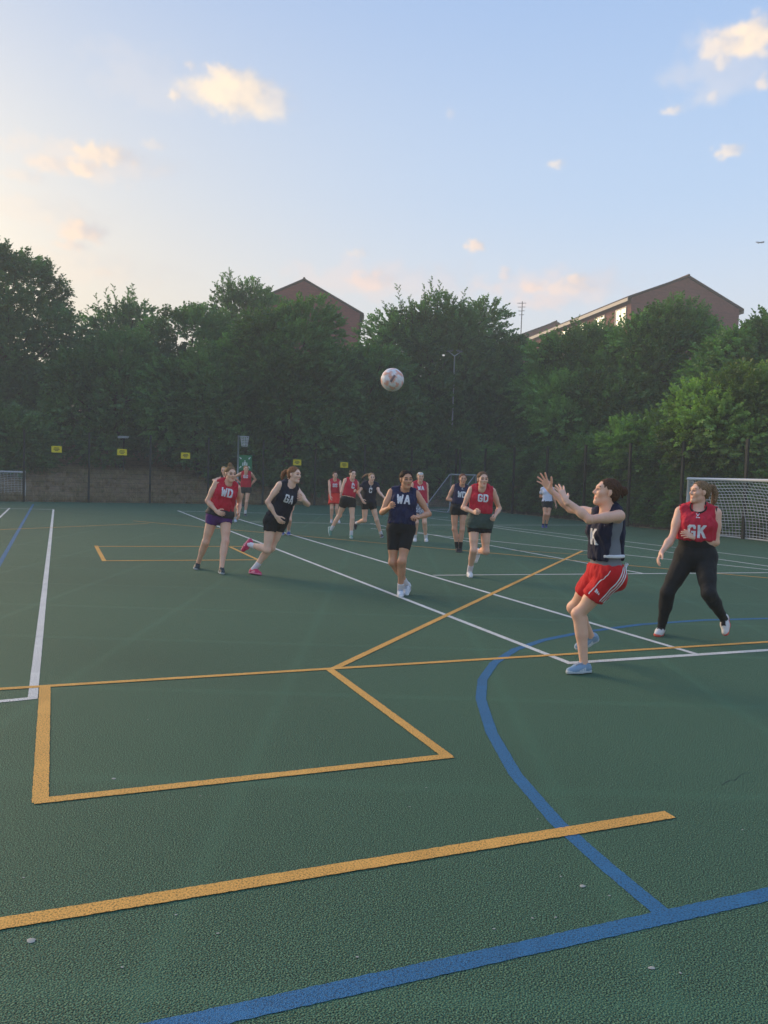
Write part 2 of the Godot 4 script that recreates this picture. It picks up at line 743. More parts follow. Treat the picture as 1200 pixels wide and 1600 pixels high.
func arm_prims(d: Dictionary, S: String, g: float) -> Array:
	var s: float = d.s
	var sh: Vector3 = d["shoulder" + S]
	var el: Vector3 = d["elbow" + S]
	var wr: Vector3 = d["wrist" + S]
	var l: Array = []
	var q := g * .7 + .3
	l.append(prim(sh, sh.lerp(el, .5), .049 * s * q, .042 * s * q, .03 * s))
	l.append(prim(sh.lerp(el, .4), el, .041 * s * q, .033 * s, .025 * s))
	l.append(prim(el, el.lerp(wr, .35), .034 * s, .0365 * s * q, .02 * s))
	l.append(prim(el.lerp(wr, .3), wr, .0365 * s * q, .0225 * s, .02 * s))
	return l

func palm_for(d: Dictionary, S: String, t: Dictionary) -> Vector3:
	if d.look.has("palm" + S):
		return d.look["palm" + S]
	return (t.rc * (-1.0 if S == "R" else 1.0) - t.fc * .35).normalized()

func make_person(n: int) -> void:
	var key: String = order[n]
	var d: Dictionary = pose[key].duplicate()
	var look: Dictionary = looks[key]
	d.look = look
	d.s = d.H / 1.68
	var s: float = d.s
	var g: float = look.get("girth", 1.0)
	var near: bool = look.get("near", false)
	var cell := .0115 if near else .018
	var out := {}
	var t := torso(d, g)
	var legR := leg_prims(d, "R", g, t)
	var legL := leg_prims(d, "L", g, t)
	# head frame
	var hy := deg_to_rad(d.hy)
	var hp := deg_to_rad(d.hp)
	var hf := Vector3(sin(hy) * cos(hp), sin(hp), cos(hy) * cos(hp))
	var hb := frame(hf, Vector3.UP + t.u * .4)
	if look.has("roll"):
		hb = hb * Basis(Vector3.BACK, deg_to_rad(look.roll))
	var hs := s * .97
	var hx := Transform3D(hb * hs, d.head)
	out.headx = hx
	# skin, one continuous surface
	var l: Array = []
	l.append_array(t.pel)
	l.append_array(t.tor)
	l.append_array(t.yoke)
	l.append(prim(d.neck - t.u * .03 * s, hx * V(0, -.09, -.022), .052 * s, .047 * s, .04 * s))
	for leg in [legR, legL]:
		l.append_array(leg.thigh)
		l.append_array(leg.shin)
	for S in ["R", "L"]:
		l.append_array(arm_prims(d, S, g))
		l.append(prim(d["ankle" + S], d["ankle" + S].lerp(d["toe" + S], .25) - (d["knee" + S] - d["ankle" + S]).normalized() * .03 * s, .028 * s, .02 * s, .015))
	var body := nets(l, cell)
	var red_at: Array = [d.kneeR, d.kneeL, d.elbowR, d.elbowL]
	for k in body.v.size():
		var p := body.v[k]
		var t1 := 1.0 + rough.get_noise_3dv(p * 700.0) * .09 + rough.get_noise_3dv(p * 2600.0) * .05
		var c := Color(t1, t1 * (1.0 + rough.get_noise_3dv(p * 450.0 + V(9, 9, 9)) * .05), t1)
		for e: Vector3 in red_at:
			c = c.lerp(c * Color(.97, .84, .80), clampf(1.0 - p.distance_to(e) / (.085 * s), 0, 1) * .8)
		body.c.append(c)
	add_moved(body, paint_head(canon["head near" if near else "head far"], look.brow, Color(.78, .42, .4)), hx)
	for S in ["R", "L"]:
		var w: Vector3 = d["wrist" + S]
		var z: Vector3 = (d["hand" + S] - w).normalized()
		var hbas := frame(z, -palm_for(d, S, t))
		add_moved(body, canon[look.get("hand" + S, "loose") + (" near" if near else " far")], Transform3D(hbas * s * .93, w), S == "L")
	out.body = body
	# hair
	var hl := hair_prims(look.hair)
	var hm := nets(hl, .0055 if near else .009)
	for k in hm.v.size():
		var p := hm.v[k]
		var st := strand.get_noise_3dv(p * V(1.6, .55, .5))
		hm.v[k] = p + hm.n[k] * st * .009
		var tone := 1.0 + st * 1.3
		hm.c.append(Color(tone, tone, tone))
	normals(hm)
	var hm2 := MeshData.new()
	add_moved(hm2, hm, hx)
	out.hair = hm2
	if look.has("band"):
		var bl: Array = [flat_prim(V(0, .036, -.02), V(0, .036, -.02), .0895, .0895, Vector3.RIGHT, Vector3.UP, Vector3.BACK, V(.95, .98, 1.16), .02)]
		bl.append(plane(V(0, .9, .35), V(0, .092, .05)))
		bl.append(plane(V(0, -.9, -.35), V(0, .06, .06)))
		var bm := MeshData.new()
		add_moved(bm, nets(bl, .007), hx)
		out.band = bm
	# clothes
	var u: Vector3 = t.u
	var Pv: Vector3 = d.pelvis
	var neck_cut := cut(prim(d.neck + t.fc * .045 * s + u * .02 * s, d.neck + u * .12 * s, .066 * s, .05 * s, .006))
	var arms_cut: Array = []
	for S in ["R", "L"]:
		var q := 1.0 if S == "R" else -1.0
		var sh: Vector3 = d["shoulder" + S]
		var el: Vector3 = d["elbow" + S]
		var low: float = look.get("armhole", .05)
		arms_cut.append(cut(prim(sh + t.rc * q * .055 * s + u * .02 * s, sh + t.rc * q * .05 * s - u * low * s, .063 * s, .05 * s * g, .008)))
	var base: Array = []
	base.append_array(t.pel)
	base.append_array(t.tor)
	base.append_array(t.yoke)
	var bib: Array = grown(base, look.get("ease", .011) * s)
	var hem: float = look.get("hem", .12)
	# cloth falls straight from the bust instead of following the waist
	bib.append(flat_prim(Pv + u * (hem - .05) * s, Pv + u * t.L * .62, look.get("flare", .146) * s * g, .140 * s * g, t.rc, u, t.fc, V(1, .7, .83), .05))
	var tilt: Vector3 = look.get("hem_tilt", Vector3.ZERO)
	var hem_plane := plane(-(u + tilt), Pv + u * hem * s)
	bib.append(hem_plane)
	bib.append(neck_cut)
	bib.append_array(arms_cut)
	var sleeve_prims: Array = []
	if look.has("sleeve"):
		for S in ["R", "L"]:
			var ap: Array = grown(arm_prims(d, S, g).slice(0, 2), .014)
			for a: Prim in ap:
				var sh: Vector3 = d["shoulder" + S]
				var el: Vector3 = d["elbow" + S]
				capped(a, el - sh, sh.lerp(el, look.sleeve))
			sleeve_prims.append_array(ap)
		bib = sleeve_prims + grown(base, .012 * s)
		bib.append(hem_plane)
		bib.append(neck_cut)
	if look.has("open_side"):
		for S in ["R", "L"]:
			var q := 1.0 if S == "R" else -1.0
			var tp: Vector3 = Pv + u * t.L * .82 + t.rc * q * .165 * s - t.fc * .006 * s
			bib.append(cut(prim(tp, Pv + u * (hem - .04) * s + t.rc * q * .17 * s - t.fc * .004 * s, .055 * s, .088 * s, .006)))
	var bibm := nets(bib, .0095 if near else .015, .019 if near else .013, V(1.15, .38, 1.15))
	out.bib = bibm
	var o: Vector3 = Pv + u * t.L * look.get("text_at", .74)
	out.letters = []
	if look.has("text"):
		var hgt: float = look.get("text_h", .115) * s
		var step := hgt * .72
		var word: String = look.text
		for k in word.length():
			var off: float = (k - (word.length() - 1) * .5) * step + look.get("text_x", 0.0)
			var dm := decal(bibm, o - t.rc * off, -t.rc, u, t.fc, hgt * .66, hgt, word[k], .0045 if near else .008, .003)
			if dm.i.size() > 0:
				out.letters.append([word[k], dm])
	if look.has("mark"):
		out.mark = decal(bibm, Pv + u * t.L * .87, -t.rc, u, t.fc, .05, .045, "x", .004, .003)
	if look.has("trim"):
		var tr: Array = grown(base, .024 * s)
		tr.append(neck_cut)
		tr.append(keep(prim(neck_cut.a, neck_cut.a + (d.neck + u * .12 * s - neck_cut.a), .066 * s + .017, .05 * s + .017, .004)))
		tr.append_array(arms_cut)
		out.trim = nets(tr, .007)
		out.arm_trims = []
		for a: Prim in arms_cut:
			var tr2: Array = grown(base, .024 * s)
			tr2.append(a)
			var kp := prim(a.a, a.a + a.ab, a.ra + .013, a.ra + a.dr + .013, .004)
			tr2.append(keep(kp))
			tr2.append(neck_cut)
			out.arm_trims.append(nets(tr2, .007))
	if look.has("open_side"):
		out.straps = []
		for q in [-1.0]:
			var sp: Array = grown(base, .022 * s)
			sp.append(flat_prim(Pv + u * (hem - .05) * s, Pv + u * t.L * .62, .15 * s * g, .143 * s * g, t.rc, u, t.fc, V(1, .7, .83), .05))
			sp.append(plane(u, Pv + u * (hem + .046) * s))
			sp.append(plane(-u, Pv + u * (hem + .02) * s))
			sp.append(plane(-t.rc * q, Pv + t.rc * q * .11 * s))
			out.straps.append(nets(sp, .0085))
	if look.has("under"):
		var un: Array = grown(t.pel + t.tor + (t.yoke if look.has("vest") else []), .006 * s)
		un.append(plane(-u, Pv + u * (look.under_hem if look.bottom != "loose" else .045) * s))
		un.append(neck_cut if not look.has("vest") else cut(prim(d.neck + t.fc * .04 * s + u * .0 * s, d.neck + u * .14 * s, .085 * s, .07 * s, .006)))
		un.append_array(arms_cut)
		out.under = nets(un, .0095 if near else .016)
	# shorts and the like
	var frac: float = look.get("leg", .35)
	var ease: float = look.get("leg_ease", .012)
	var sl: Array = grown(t.pel + [t.tor[0]], (.013 if look.has("under") else .009) * s)
	if look.bottom == "skirt":
		for q in [legR, legL]:
			pass
		var hemc: Vector3 = (d.kneeR + d.kneeL) * .5
		var dn := (hemc - Pv).normalized()
		sl.append(capped(flat_prim(Pv, Pv + dn * .34 * s, .155 * s, .21 * s, t.rp, u, t.fp, V(1, 1, .8), .04), dn, Pv + dn * .27 * s))
	else:
		for S in ["R", "L"]:
			var leg := legR if S == "R" else legL
			var hip: Vector3 = d["hip" + S]
			var kn: Vector3 = d["knee" + S]
			var tl: Array = grown(leg.thigh, ease * s)
			if look.bottom == "leggings":
				tl.append_array(grown(leg.shin, .0085 * s))
				for a: Prim in tl:
					capped(a, d["ankle" + S] - kn, kn.lerp(d["ankle" + S], .88))
			else:
				var nrm := (kn - hip).normalized()
				for a: Prim in tl:
					capped(a, nrm, hip.lerp(kn, frac))
				if look.bottom == "loose":
					tl.append(capped(prim(hip, hip.lerp(kn, frac + .1), .086 * s * g, .094 * s * g, .03), nrm + u * -.15, hip.lerp(kn, frac)))
			sl.append_array(tl)
	sl.append(plane(u, Pv + u * look.get("waist", .13) * s))
	out.shorts = nets(sl, .0095 if near else .015, look.get("crease", .009), V(1.1, .5, 1.1))
	if look.has("over"):
		# a top or skirt hanging over the shorts
		var ov: Array = grown(t.pel + [t.tor[0]] + [legR.thigh[0], legL.thigh[0]], .026 * s)
		ov.append(plane(u, Pv + u * (hem + .05) * s))
		ov.append(plane(-u, Pv - u * look.over_low * s))
		out.over = nets(ov, .0095 if near else .016, .009, V(.7, 1.0, .7))
	if look.has("stripes"):
		out.stripes = []
		var hipL: Vector3 = d.hipL
		var knL: Vector3 = d.kneeL
		var dn := (knL - hipL).normalized()
		var sidev: Vector3 = -t.rp
		sidev = (sidev - dn * sidev.dot(dn)).normalized()
		var fw := dn.cross(sidev)
		if fw.dot(t.fp) < 0:
			fw = -fw
		var mid := hipL.lerp(knL, .06) - fw * .028 * s
		for k in 3:
			out.stripes.append(decal(out.shorts, mid + fw * (k - 1) * .023 * s, fw, -dn, sidev, .011, .36 * s, "|", .005, .0025))
		out.badge = decal(out.shorts, hipL.lerp(knL, .36) + fw * .055 * s, fw, -dn, sidev, .042, .034, "^", .003, .003)
		out.piping = decal(out.shorts, hipL.lerp(knL, .2) + fw * .085 * s, fw, -dn, sidev, .005, .26 * s, "|", .004, .0025)
	# feet
	out.feet = []
	for S in ["R", "L"]:
		var an: Vector3 = d["ankle" + S]
		var to: Vector3 = d["toe" + S]
		var kn: Vector3 = d["knee" + S]
		var dir := to - an
		var sl2 := V(0, -.048, .17).normalized()
		var z := dir.normalized()
		var upv := (kn - an).normalized()
		# tip the frame so that canonical ankle-to-toe lies along dir
		var fb := frame(z, upv)
		fb = fb * Basis(Vector3.RIGHT, -atan2(.048, .17))
		var fx := Transform3D(fb * s, an)
		out.feet.append(fx)
		var shin_dir := (kn - an).normalized()
		if look.get("sock", 0.0) > 0.0:
			var sk: Array = [prim(an - shin_dir * .02, an + shin_dir * (look.sock + .03) * s, .0405 * s, .0435 * s, .01), plane(shin_dir, an + shin_dir * look.sock * s)]
			var skm := nets(sk, .008 if near else .014)
			out["sock" + S] = skm
	built[n] = out

# flat print that follows the cloth: cells of a glyph laid on the surface seen along fwd
func decal(cl: MeshData, o: Vector3, right: Vector3, up: Vector3, fwd: Vector3, w: float, h: float, glyph: String, cell: float, lift: float) -> MeshData:
	var out := MeshData.new()
	var bin := .011
	var mg := 3
	var nu := int(ceil(w / bin)) + mg * 2
	var nv := int(ceil(h / bin)) + mg * 2
	var hm := PackedFloat32Array()
	hm.resize(nu * nv)
	hm.fill(-9.0)
	for k in cl.v.size():
		if cl.n[k].dot(fwd) < .08:
			continue
		var q := cl.v[k] - o
		var a := int(floor((q.dot(right) + w * .5) / bin)) + mg
		var b := int(floor((q.dot(up) + h * .5) / bin)) + mg
		if a < 0 or b < 0 or a >= nu or b >= nv:
			continue
		var z := q.dot(fwd)
		if z > hm[b * nu + a]:
			hm[b * nu + a] = z
	for pas in 4:
		var nx := hm.duplicate()
		for b in nv:
			for a in nu:
				if hm[b * nu + a] > -8.0:
					continue
				var sum := 0.0
				var c := 0
				for e in [[-1, 0], [1, 0], [0, -1], [0, 1]]:
					var a2: int = a + e[0]
					var b2: int = b + e[1]
					if a2 >= 0 and b2 >= 0 and a2 < nu and b2 < nv and hm[b2 * nu + a2] > -8.0:
						sum += hm[b2 * nu + a2]
						c += 1
				if c > 0:
					nx[b * nu + a] = sum / c
		hm = nx
	var cu := int(ceil(w / cell))
	var cv := int(ceil(h / cell))
	var at := {}
	for j in cv:
		for i in cu:
			var fx := (i + .5) / cu
			var fy := (j + .5) / cv
			if not glyph_has(glyph, fx * w / h, fy, w / h):
				continue
			var ids: Array = []
			for e in [[0, 0], [0, 1], [1, 1], [1, 0]]:
				var gi: int = i + e[0]
				var gj: int = j + e[1]
				var id := gj * (cu + 1) + gi
				if not at.has(id):
					var pu := (float(gi) / cu - .5) * w
					var pv := (float(gj) / cv - .5) * h
					var bu := (pu + w * .5) / bin + mg - .5
					var bv := (pv + h * .5) / bin + mg - .5
					var a0 := clampi(int(floor(bu)), 0, nu - 2)
					var b0 := clampi(int(floor(bv)), 0, nv - 2)
					var ta := bu - a0
					var tb := bv - b0
					var z := lerpf(lerpf(hm[b0 * nu + a0], hm[b0 * nu + a0 + 1], ta), lerpf(hm[(b0 + 1) * nu + a0], hm[(b0 + 1) * nu + a0 + 1], ta), tb)
					at[id] = out.v.size()
					out.v.append(o + right * pu + up * pv + fwd * (z + lift) if z > -1.0 else Vector3(99, 99, 99))
				ids.append(at[id])
			var bad := false
			for q in ids:
				if out.v[q].x > 90.0:
					bad = true
			if not bad:
				out.i.append_array(PackedInt32Array([ids[0], ids[1], ids[2], ids[0], ids[2], ids[3]]))
	for k in out.v.size():
		if out.v[k].x > 90.0:
			out.v[k] = o
	if right.cross(up).dot(fwd) > 0.0:
		for t in range(0, out.i.size(), 3):
			var w0 := out.i[t + 1]
			out.i[t + 1] = out.i[t + 2]
			out.i[t + 2] = w0
	normals(out)
	var flips := 0
	for k in out.n.size():
		if out.n[k].dot(fwd) < 0.0:
			flips += 1
	if flips * 2 > out.n.size():
		for t in range(0, out.i.size(), 3):
			var w1 := out.i[t + 1]
			out.i[t + 1] = out.i[t + 2]
			out.i[t + 2] = w1
		normals(out)
	return out

const GLYPHS := {
	"W": [[.06, 1, .18, .03], [.18, .03, .32, .72], [.32, .72, .46, .03], [.46, .03, .58, 1]],
	"A": [[.08, 0, .32, .98], [.32, .98, .56, 0], [.16, .28, .48, .28]],
	"D": [[.1, .08, .1, .92], [.1, .92, .36, .92], [.36, .92, .52, .76], [.52, .76, .52, .24], [.52, .24, .36, .08], [.36, .08, .1, .08]],
	"G": [[.52, .74, .52, .8], [.52, .8, .42, .92], [.42, .92, .22, .92], [.22, .92, .1, .8], [.1, .8, .1, .2], [.1, .2, .22, .08], [.22, .08, .42, .08], [.42, .08, .52, .2], [.52, .2, .52, .46], [.52, .46, .36, .46]],
	"C": [[.52, .7, .52, .8], [.52, .8, .42, .92], [.42, .92, .22, .92], [.22, .92, .1, .8], [.1, .8, .1, .2], [.1, .2, .22, .08], [.22, .08, .42, .08], [.42, .08, .52, .2], [.52, .2, .52, .3]],
	"S": [[.52, .72, .52, .8], [.52, .8, .42, .92], [.42, .92, .22, .92], [.22, .92, .1, .8], [.1, .8, .1, .62], [.1, .62, .52, .4], [.52, .4, .52, .2], [.52, .2, .42, .08], [.42, .08, .22, .08], [.22, .08, .1, .2], [.1, .2, .1, .28]],
	"K": [[.1, 0, .1, 1], [.54, 1, .14, .46], [.26, .6, .54, 0]],
	"x": [[.2, .95, .6, .5], [.6, .5, .85, .95], [.3, .35, .55, .55], [.2, .1, .95, .1]],
}

func glyph_has(gl: String, x: float, y: float, aspect: float) -> bool:
	if gl == "|":
		return true
	if gl == "^":
		var u := x / aspect
		var stripe := fposmod(u * 3.0, 1.0) < .72
		return stripe and y < .35 + .65 * u and y > .0
	var th := .088 if gl != "x" else .06
	for e in GLYPHS[gl]:
		var a := Vector2(e[0], e[1])
		var b := Vector2(e[2], e[3])
		var p := Vector2(x, y)
		var ab := b - a
		var t := clampf((p - a).dot(ab) / ab.length_squared(), 0, 1)
		var dd := p - a - ab * t
		if maxf(absf(dd.x), absf(dd.y)) < th:
			return true
	return false

func place_person(n: int) -> void:
	var key: String = order[n]
	var look: Dictionary = looks[key]
	var o: Dictionary = built[n]
	var p := thing("person", look.label, "person", pose[key].at, "netball players" if key != "umpire" else "")
	var skin: Color = [Color(.91, .715, .60), Color(.85, .63, .51), Color(.82, .60, .465), Color(.94, .76, .65)][look.skin]
	var sm := mat("skin %d" % look.skin, skin, .55, {"vertex_color_use_as_albedo": true, "subsurf_scatter_enabled": true, "subsurf_scatter_strength": .12})
	part("body", to_mesh(o.body), sm, p)
	var hc: Color = look.hair_color
	part("hair", to_mesh(o.hair), mat("hair %s" % hc.to_html(), hc, .62, {"vertex_color_use_as_albedo": true, "metallic_specular": .3}), p)
	if o.has("band"):
		part("headband", to_mesh(o.band), cloth("pale band", Color(.82, .82, .8)), p)
	for q in [-1.0, 1.0]:
		var e := part("eye", canon.eye, mat("eye", Color.WHITE, .12, {"vertex_color_use_as_albedo": true}), p)
		e.transform = o.headx * Transform3D(Basis(Vector3.UP, q * .12), V(q * .031, .0035, .0735))
	var b := part(look.get("top_name", "bib"), to_mesh(o.bib), cloth("top %s" % look.top.to_html(), look.top), p)
	for q in o.letters:
		part("letter", to_mesh(q[1]), cloth("print", look.get("print", Color(.87, .86, .86)), .1), b)
	if o.has("mark"):
		part("emblem", to_mesh(o.mark), cloth("print", Color(.87, .86, .86), .1), b)
	if o.has("trim"):
		part("neck_trim", to_mesh(o.trim), cloth("dark trim", Color(.10, .06, .08)), b)
		for q in o.arm_trims:
			part("armhole_trim", to_mesh(q), cloth("dark trim", Color(.10, .06, .08)), b)
	if o.has("straps"):
		for q in o.straps:
			part("side_strap", to_mesh(q), cloth("print", Color(.87, .86, .86), .1), b)
	if o.has("under"):
		part("undershirt", to_mesh(o.under), cloth("under %s" % look.under.to_html(), look.under), p)
	if o.has("over"):
		part("shirt_tail", to_mesh(o.over), cloth("over %s" % look.over.to_html(), look.over), p)
	var sname: String = {"skirt": "skirt", "leggings": "leggings"}.get(look.bottom, "shorts")
	var bm := cloth("bottom %s" % look.bottom_color.to_html(), look.bottom_color)
	if look.has("pattern"):
		bm = mat("patterned shorts", Color.WHITE, .85, {"albedo_texture": noise_tex(128, .06, FastNoiseLite.TYPE_CELLULAR, [[0.0, .45, .55, 1.0], [Color(.34, .36, .42), Color(.42, .44, .5), Color(.82, .82, .84), Color(.86, .86, .88)]], 1, 5), "uv1_triplanar": true, "uv1_scale": Vector3(4, 4, 4)})
	var sp := part(sname, to_mesh(o.shorts), bm, p)
	if o.has("stripes"):
		for q in o.stripes:
			part("stripe", to_mesh(q), cloth("white print", Color(.9, .9, .9), .1), sp)
		part("badge", to_mesh(o.badge), cloth("white print", Color(.9, .9, .9), .1), sp)
		part("piping", to_mesh(o.piping), cloth("white print", Color(.9, .9, .9), .1), sp)
	var um := mat("shoe %s" % look.shoe.to_html(), look.shoe, .6, {"normal_enabled": true, "normal_texture": cloth_normal, "uv1_triplanar": true, "uv1_scale": Vector3(9, 9, 9), "normal_scale": .6})
	var solem := mat("sole %s" % look.sole.to_html(), look.sole, .6)
	for k in 2:
		var S: String = ["R", "L"][k]
		if o.has("sock" + S):
			part("sock", to_mesh(o["sock" + S]), cloth("sock %s" % look.sock_color.to_html(), look.sock_color), p)
		var shoe := part("shoe", canon.shoe, um, p)
		shoe.transform = o.feet[k] if k == 1 else o.feet[k] * Transform3D(Basis.from_scale(Vector3(1, 1, 1)), Vector3.ZERO)
		part("sole", canon.sole, solem, shoe)
		if look.get("near", false):
			for e in [-1, 1]:
				part("side_flash", canon["flash %d" % e], mat("flash %s" % look.flash.to_html(), look.flash, .6), shoe)
			part("tongue", canon.tongue, mat("laces %s" % look.lace.to_html(), look.lace, .8), shoe)
			part("laces", canon.laces, mat("laces %s" % look.lace.to_html(), look.lace, .8), shoe, "stuff")

# ------------------------------------------------------------------ court
var court: MeshInstance3D
var painted := 0
const FAR_A := Vector2(-14.967, -32.291)     # a point under the far fence
const FAR_D := Vector2(.9224, -.3862)        # along the far fence, to the right
const SIDE_A := Vector2(8.589, -27.419)      # a point under the right fence
const SIDE_D := Vector2(-.3862, -.9224)      # along the right fence, away from the camera

func outside(p: Vector2) -> float:
	return maxf((p - FAR_A).dot(SIDE_D), (p - SIDE_A).dot(FAR_D))

func paint(colour: String, width: float, pts: Array) -> void:
	var layer: float = {"seam": .0006, "blue": .0014, "white": .0026, "yellow": .0038}[colour] + painted * .00002
	painted += 1
	var fine: Array = []
	for k in range(pts.size() - 1):
		var a: Vector2 = pts[k]
		var b: Vector2 = pts[k + 1]
		var near := minf(a.length(), b.length())
		var step := .02 if near < 9.0 else .3
		var m := int(maxf(1, ceil((b - a).length() / step)))
		if pts.size() > 2:
			m = mini(m, 20)
		for j in m:
			fine.append(a.lerp(b, float(j) / m))
	fine.append(pts[pts.size() - 1])
	var st := start()
	var prev: Array = []
	for k in fine.size():
		var d: Vector2 = (fine[mini(k + 1, fine.size() - 1)] - fine[maxi(k - 1, 0)]).normalized()
		var n := Vector2(-d.y, d.x)
		var row: Array = []
		for s in [-1.0, 1.0]:
			var w: float = width * .5 + rough.get_noise_2d(k * 37.0 + s * 900.0 + width * 5000.0, fine[0].x * 700.0) * .0045
			var q: Vector2 = fine[k] + n * s * w
			row.append(Vector3(q.x, layer, q.y))
		if k > 0:
			var wear := 1.0 + rough.get_noise_2d(fine[k].x * 90.0 + 300.0, fine[k].y * 90.0) * .2
			st.set_color(Color(wear, wear, wear))
			quad(st, prev[0], row[0], row[1], prev[1])
		prev = row
	var col: Color = {"seam": Color(.33, .44, .40), "blue": Color(.16, .455, .63), "white": Color(.95, .945, .91), "yellow": Color(.98, .73, .35)}[colour]
	var m := mat(colour + " paint", col, .8, {"vertex_color_use_as_albedo": true, "albedo_texture": noise_tex(512, .16, FastNoiseLite.TYPE_SIMPLEX_SMOOTH, [[0.0, .36, .46, .6, 1.0], [Color(.52, .53, .53), Color(.78, .78, .78), Color(.93, .93, .93), Color(.97, .97, .97), Color(1, 1, 1)]], 3, 9), "uv1_triplanar": true, "uv1_world_triplanar": true, "uv1_scale": Vector3.ONE * 1.1, "normal_enabled": true, "normal_texture": grain_normal, "normal_scale": 1.4})
	var o := part("court_line", done(st), m, court)
	o.set_meta("label", "%s painted court line" % colour)

func make_court() -> void:
	var earth := start()
	var B := 700.0
	quad(earth, V(-B, -.06, B), V(-B, -.06, -B), V(B, -.06, -B), V(B, -.06, B))
	var g := part("ground", done(earth), mat("earth", Color(.27, .27, .19), .95), self, "structure")
	g.set_meta("label", "bare earth around and beyond the sports court")
	# the court surface, cut off along the two fences
	var st := start()
	st.set_smooth_group(0)
	var origin := FAR_A + FAR_D * (-26.0)
	var corner := (SIDE_A - FAR_A).dot(FAR_D)
	var cols := 46
	var rows := 50
	for r in rows:
		for c in cols:
			var q: Array = []
			for e in [[0, 0], [0, 1], [1, 1], [1, 0]]:
				var along: float = lerpf(-26.0, corner + .1, float(c + e[0]) / cols)
				var back: float = lerpf(-.1, 58.0, float(r + e[1]) / rows)
				var p := FAR_A + FAR_D * along - SIDE_D * back
				q.append(p)
			for k in [0, 2, 1, 0, 3, 2]:
				var p: Vector2 = q[k]
				var t := 1.0 + rough.get_noise_2d(p.x * 9.0, p.y * 9.0) * .22 + rough.get_noise_2d(p.x * 60.0, p.y * 60.0 + 500.0) * .14
				st.set_color(Color(t, t, t))
				st.add_vertex(Vector3(p.x, 0, p.y))
	var ramp := [[0.0, .34, .46, .58, .72, 1.0], [Color(.08, .12, .09), Color(.16, .25, .185), Color(.255, .40, .30), Color(.315, .475, .36), Color(.385, .55, .425), Color(.51, .65, .53)]]
	var m := mat("court surface", Color(1, 1, 1), .78, {"vertex_color_use_as_albedo": true, "albedo_texture": noise_tex(1024, .19, FastNoiseLite.TYPE_SIMPLEX_SMOOTH, ramp, 3, 3), "uv1_triplanar": true, "uv1_world_triplanar": true, "uv1_scale": Vector3.ONE * .62, "normal_enabled": true, "normal_texture": grain_normal, "normal_scale": 2.0, "metallic_specular": .4})
	court = part("court", done(st), m, self, "structure")
	court.set_meta("label", "dark green granular all-weather court")

func make_crack() -> void:
	var st := start()
	var pts := [V(1.837,0.001,-4.063), V(1.907,0.001,-4.129), V(1.928,0.001,-4.122), V(2.01,0.001,-4.218), V(2.074,0.001,-4.25)]
	for k in 4:
		var a: Vector3 = pts[k]
		var b: Vector3 = pts[k + 1]
		var n := (b - a).cross(Vector3.UP).normalized() * .003 * (1.2 - .2 * k)
		quad(st, a - n, b - n * .7, b + n * .7, a + n)
	var o := part("crack", done(st), mat("crack", Color(.17, .26, .21), .95), court)
	o.set_meta("label", "short dark crack in the court surface")

func make_debris() -> void:
	# trodden gum spots, pebbles and leaf scraps on the court
	var px := [V(-1.137,0.001,-2.531),V(0.823,0.001,-2.985),V(0.922,0.001,-2.482),V(-1.338,0.001,-3.902),V(-1.452,0.001,-4.844),V(-0.854,0.001,-3.723),V(-1.346,0.001,-2.925),V(-0.7,0.001,-2.706),V(-0.529,0.001,-2.602),V(-0.791,0.001,-2.406),V(0.762,0.001,-3.577),V(0.668,0.001,-2.761),V(0.91,0.001,-2.92),V(0.753,0.001,-3.054),V(0.257,0.001,-3.905),V(0.165,0.001,-3.669),V(1.009,0.001,-2.46),V(1.7,0.001,-3.526),V(0.432,0.001,-2.677),V(0.582,0.001,-2.752),V(1.764,0.001,-5.907),V(-0.045,0.001,-2.494)
	]
	var words := ["pale round spot of trodden gum at the lower left below the nearest yellow line", "pale round spot of trodden gum below the right end of the nearest yellow line", "white pebble on the green court near the lower right corner", "pale leaf scrap inside the big yellow painted box"]
	for k in px.size():
		var p: Vector3 = px[k]
		var r: float = [.017, .013, .011, .012][k] if k < 4 else .005
		var st := start()
		st.set_smooth_group(0)
		var ring: Array = []
		for a in 9:
			var t := TAU * a / 9.0
			var q := r * (.75 + .4 * absf(sin(a * 2.3 + k)))
			ring.append(Vector3(cos(t) * q, .001, sin(t) * q * .8))
		for a in 9:
			for v in [V(0, r * .4, 0), ring[a], ring[(a + 1) % 9]]:
				st.add_vertex(v)
		var mm := mat("pale scrap", Color(.62, .62, .58), .8)
		if k < 4:
			var o := part("pebble" if k == 2 else ("leaf_scrap" if k == 3 else "gum_spot"), done(st), mm, self)
			o.position = p
			tag(o, words[k], "pebble" if k == 2 else "litter")
		else:
			var o := part("court_speck", done(st), mm, court)
			o.position = p

# ------------------------------------------------------------------ bank, fence, grass
func bank_height(p: Vector2) -> float:
	var d := outside(p)
	var h := smoothstep(.1, 5.0, d) * 1.15 + smoothstep(4.0, 16.0, d) * 1.5 + smoothstep(15.0, 45.0, d) * 6.0
	return h + (rough.get_noise_2d(p.x * 14.0, p.y * 14.0) * .22 * smoothstep(.2, 2.0, d)) + .015

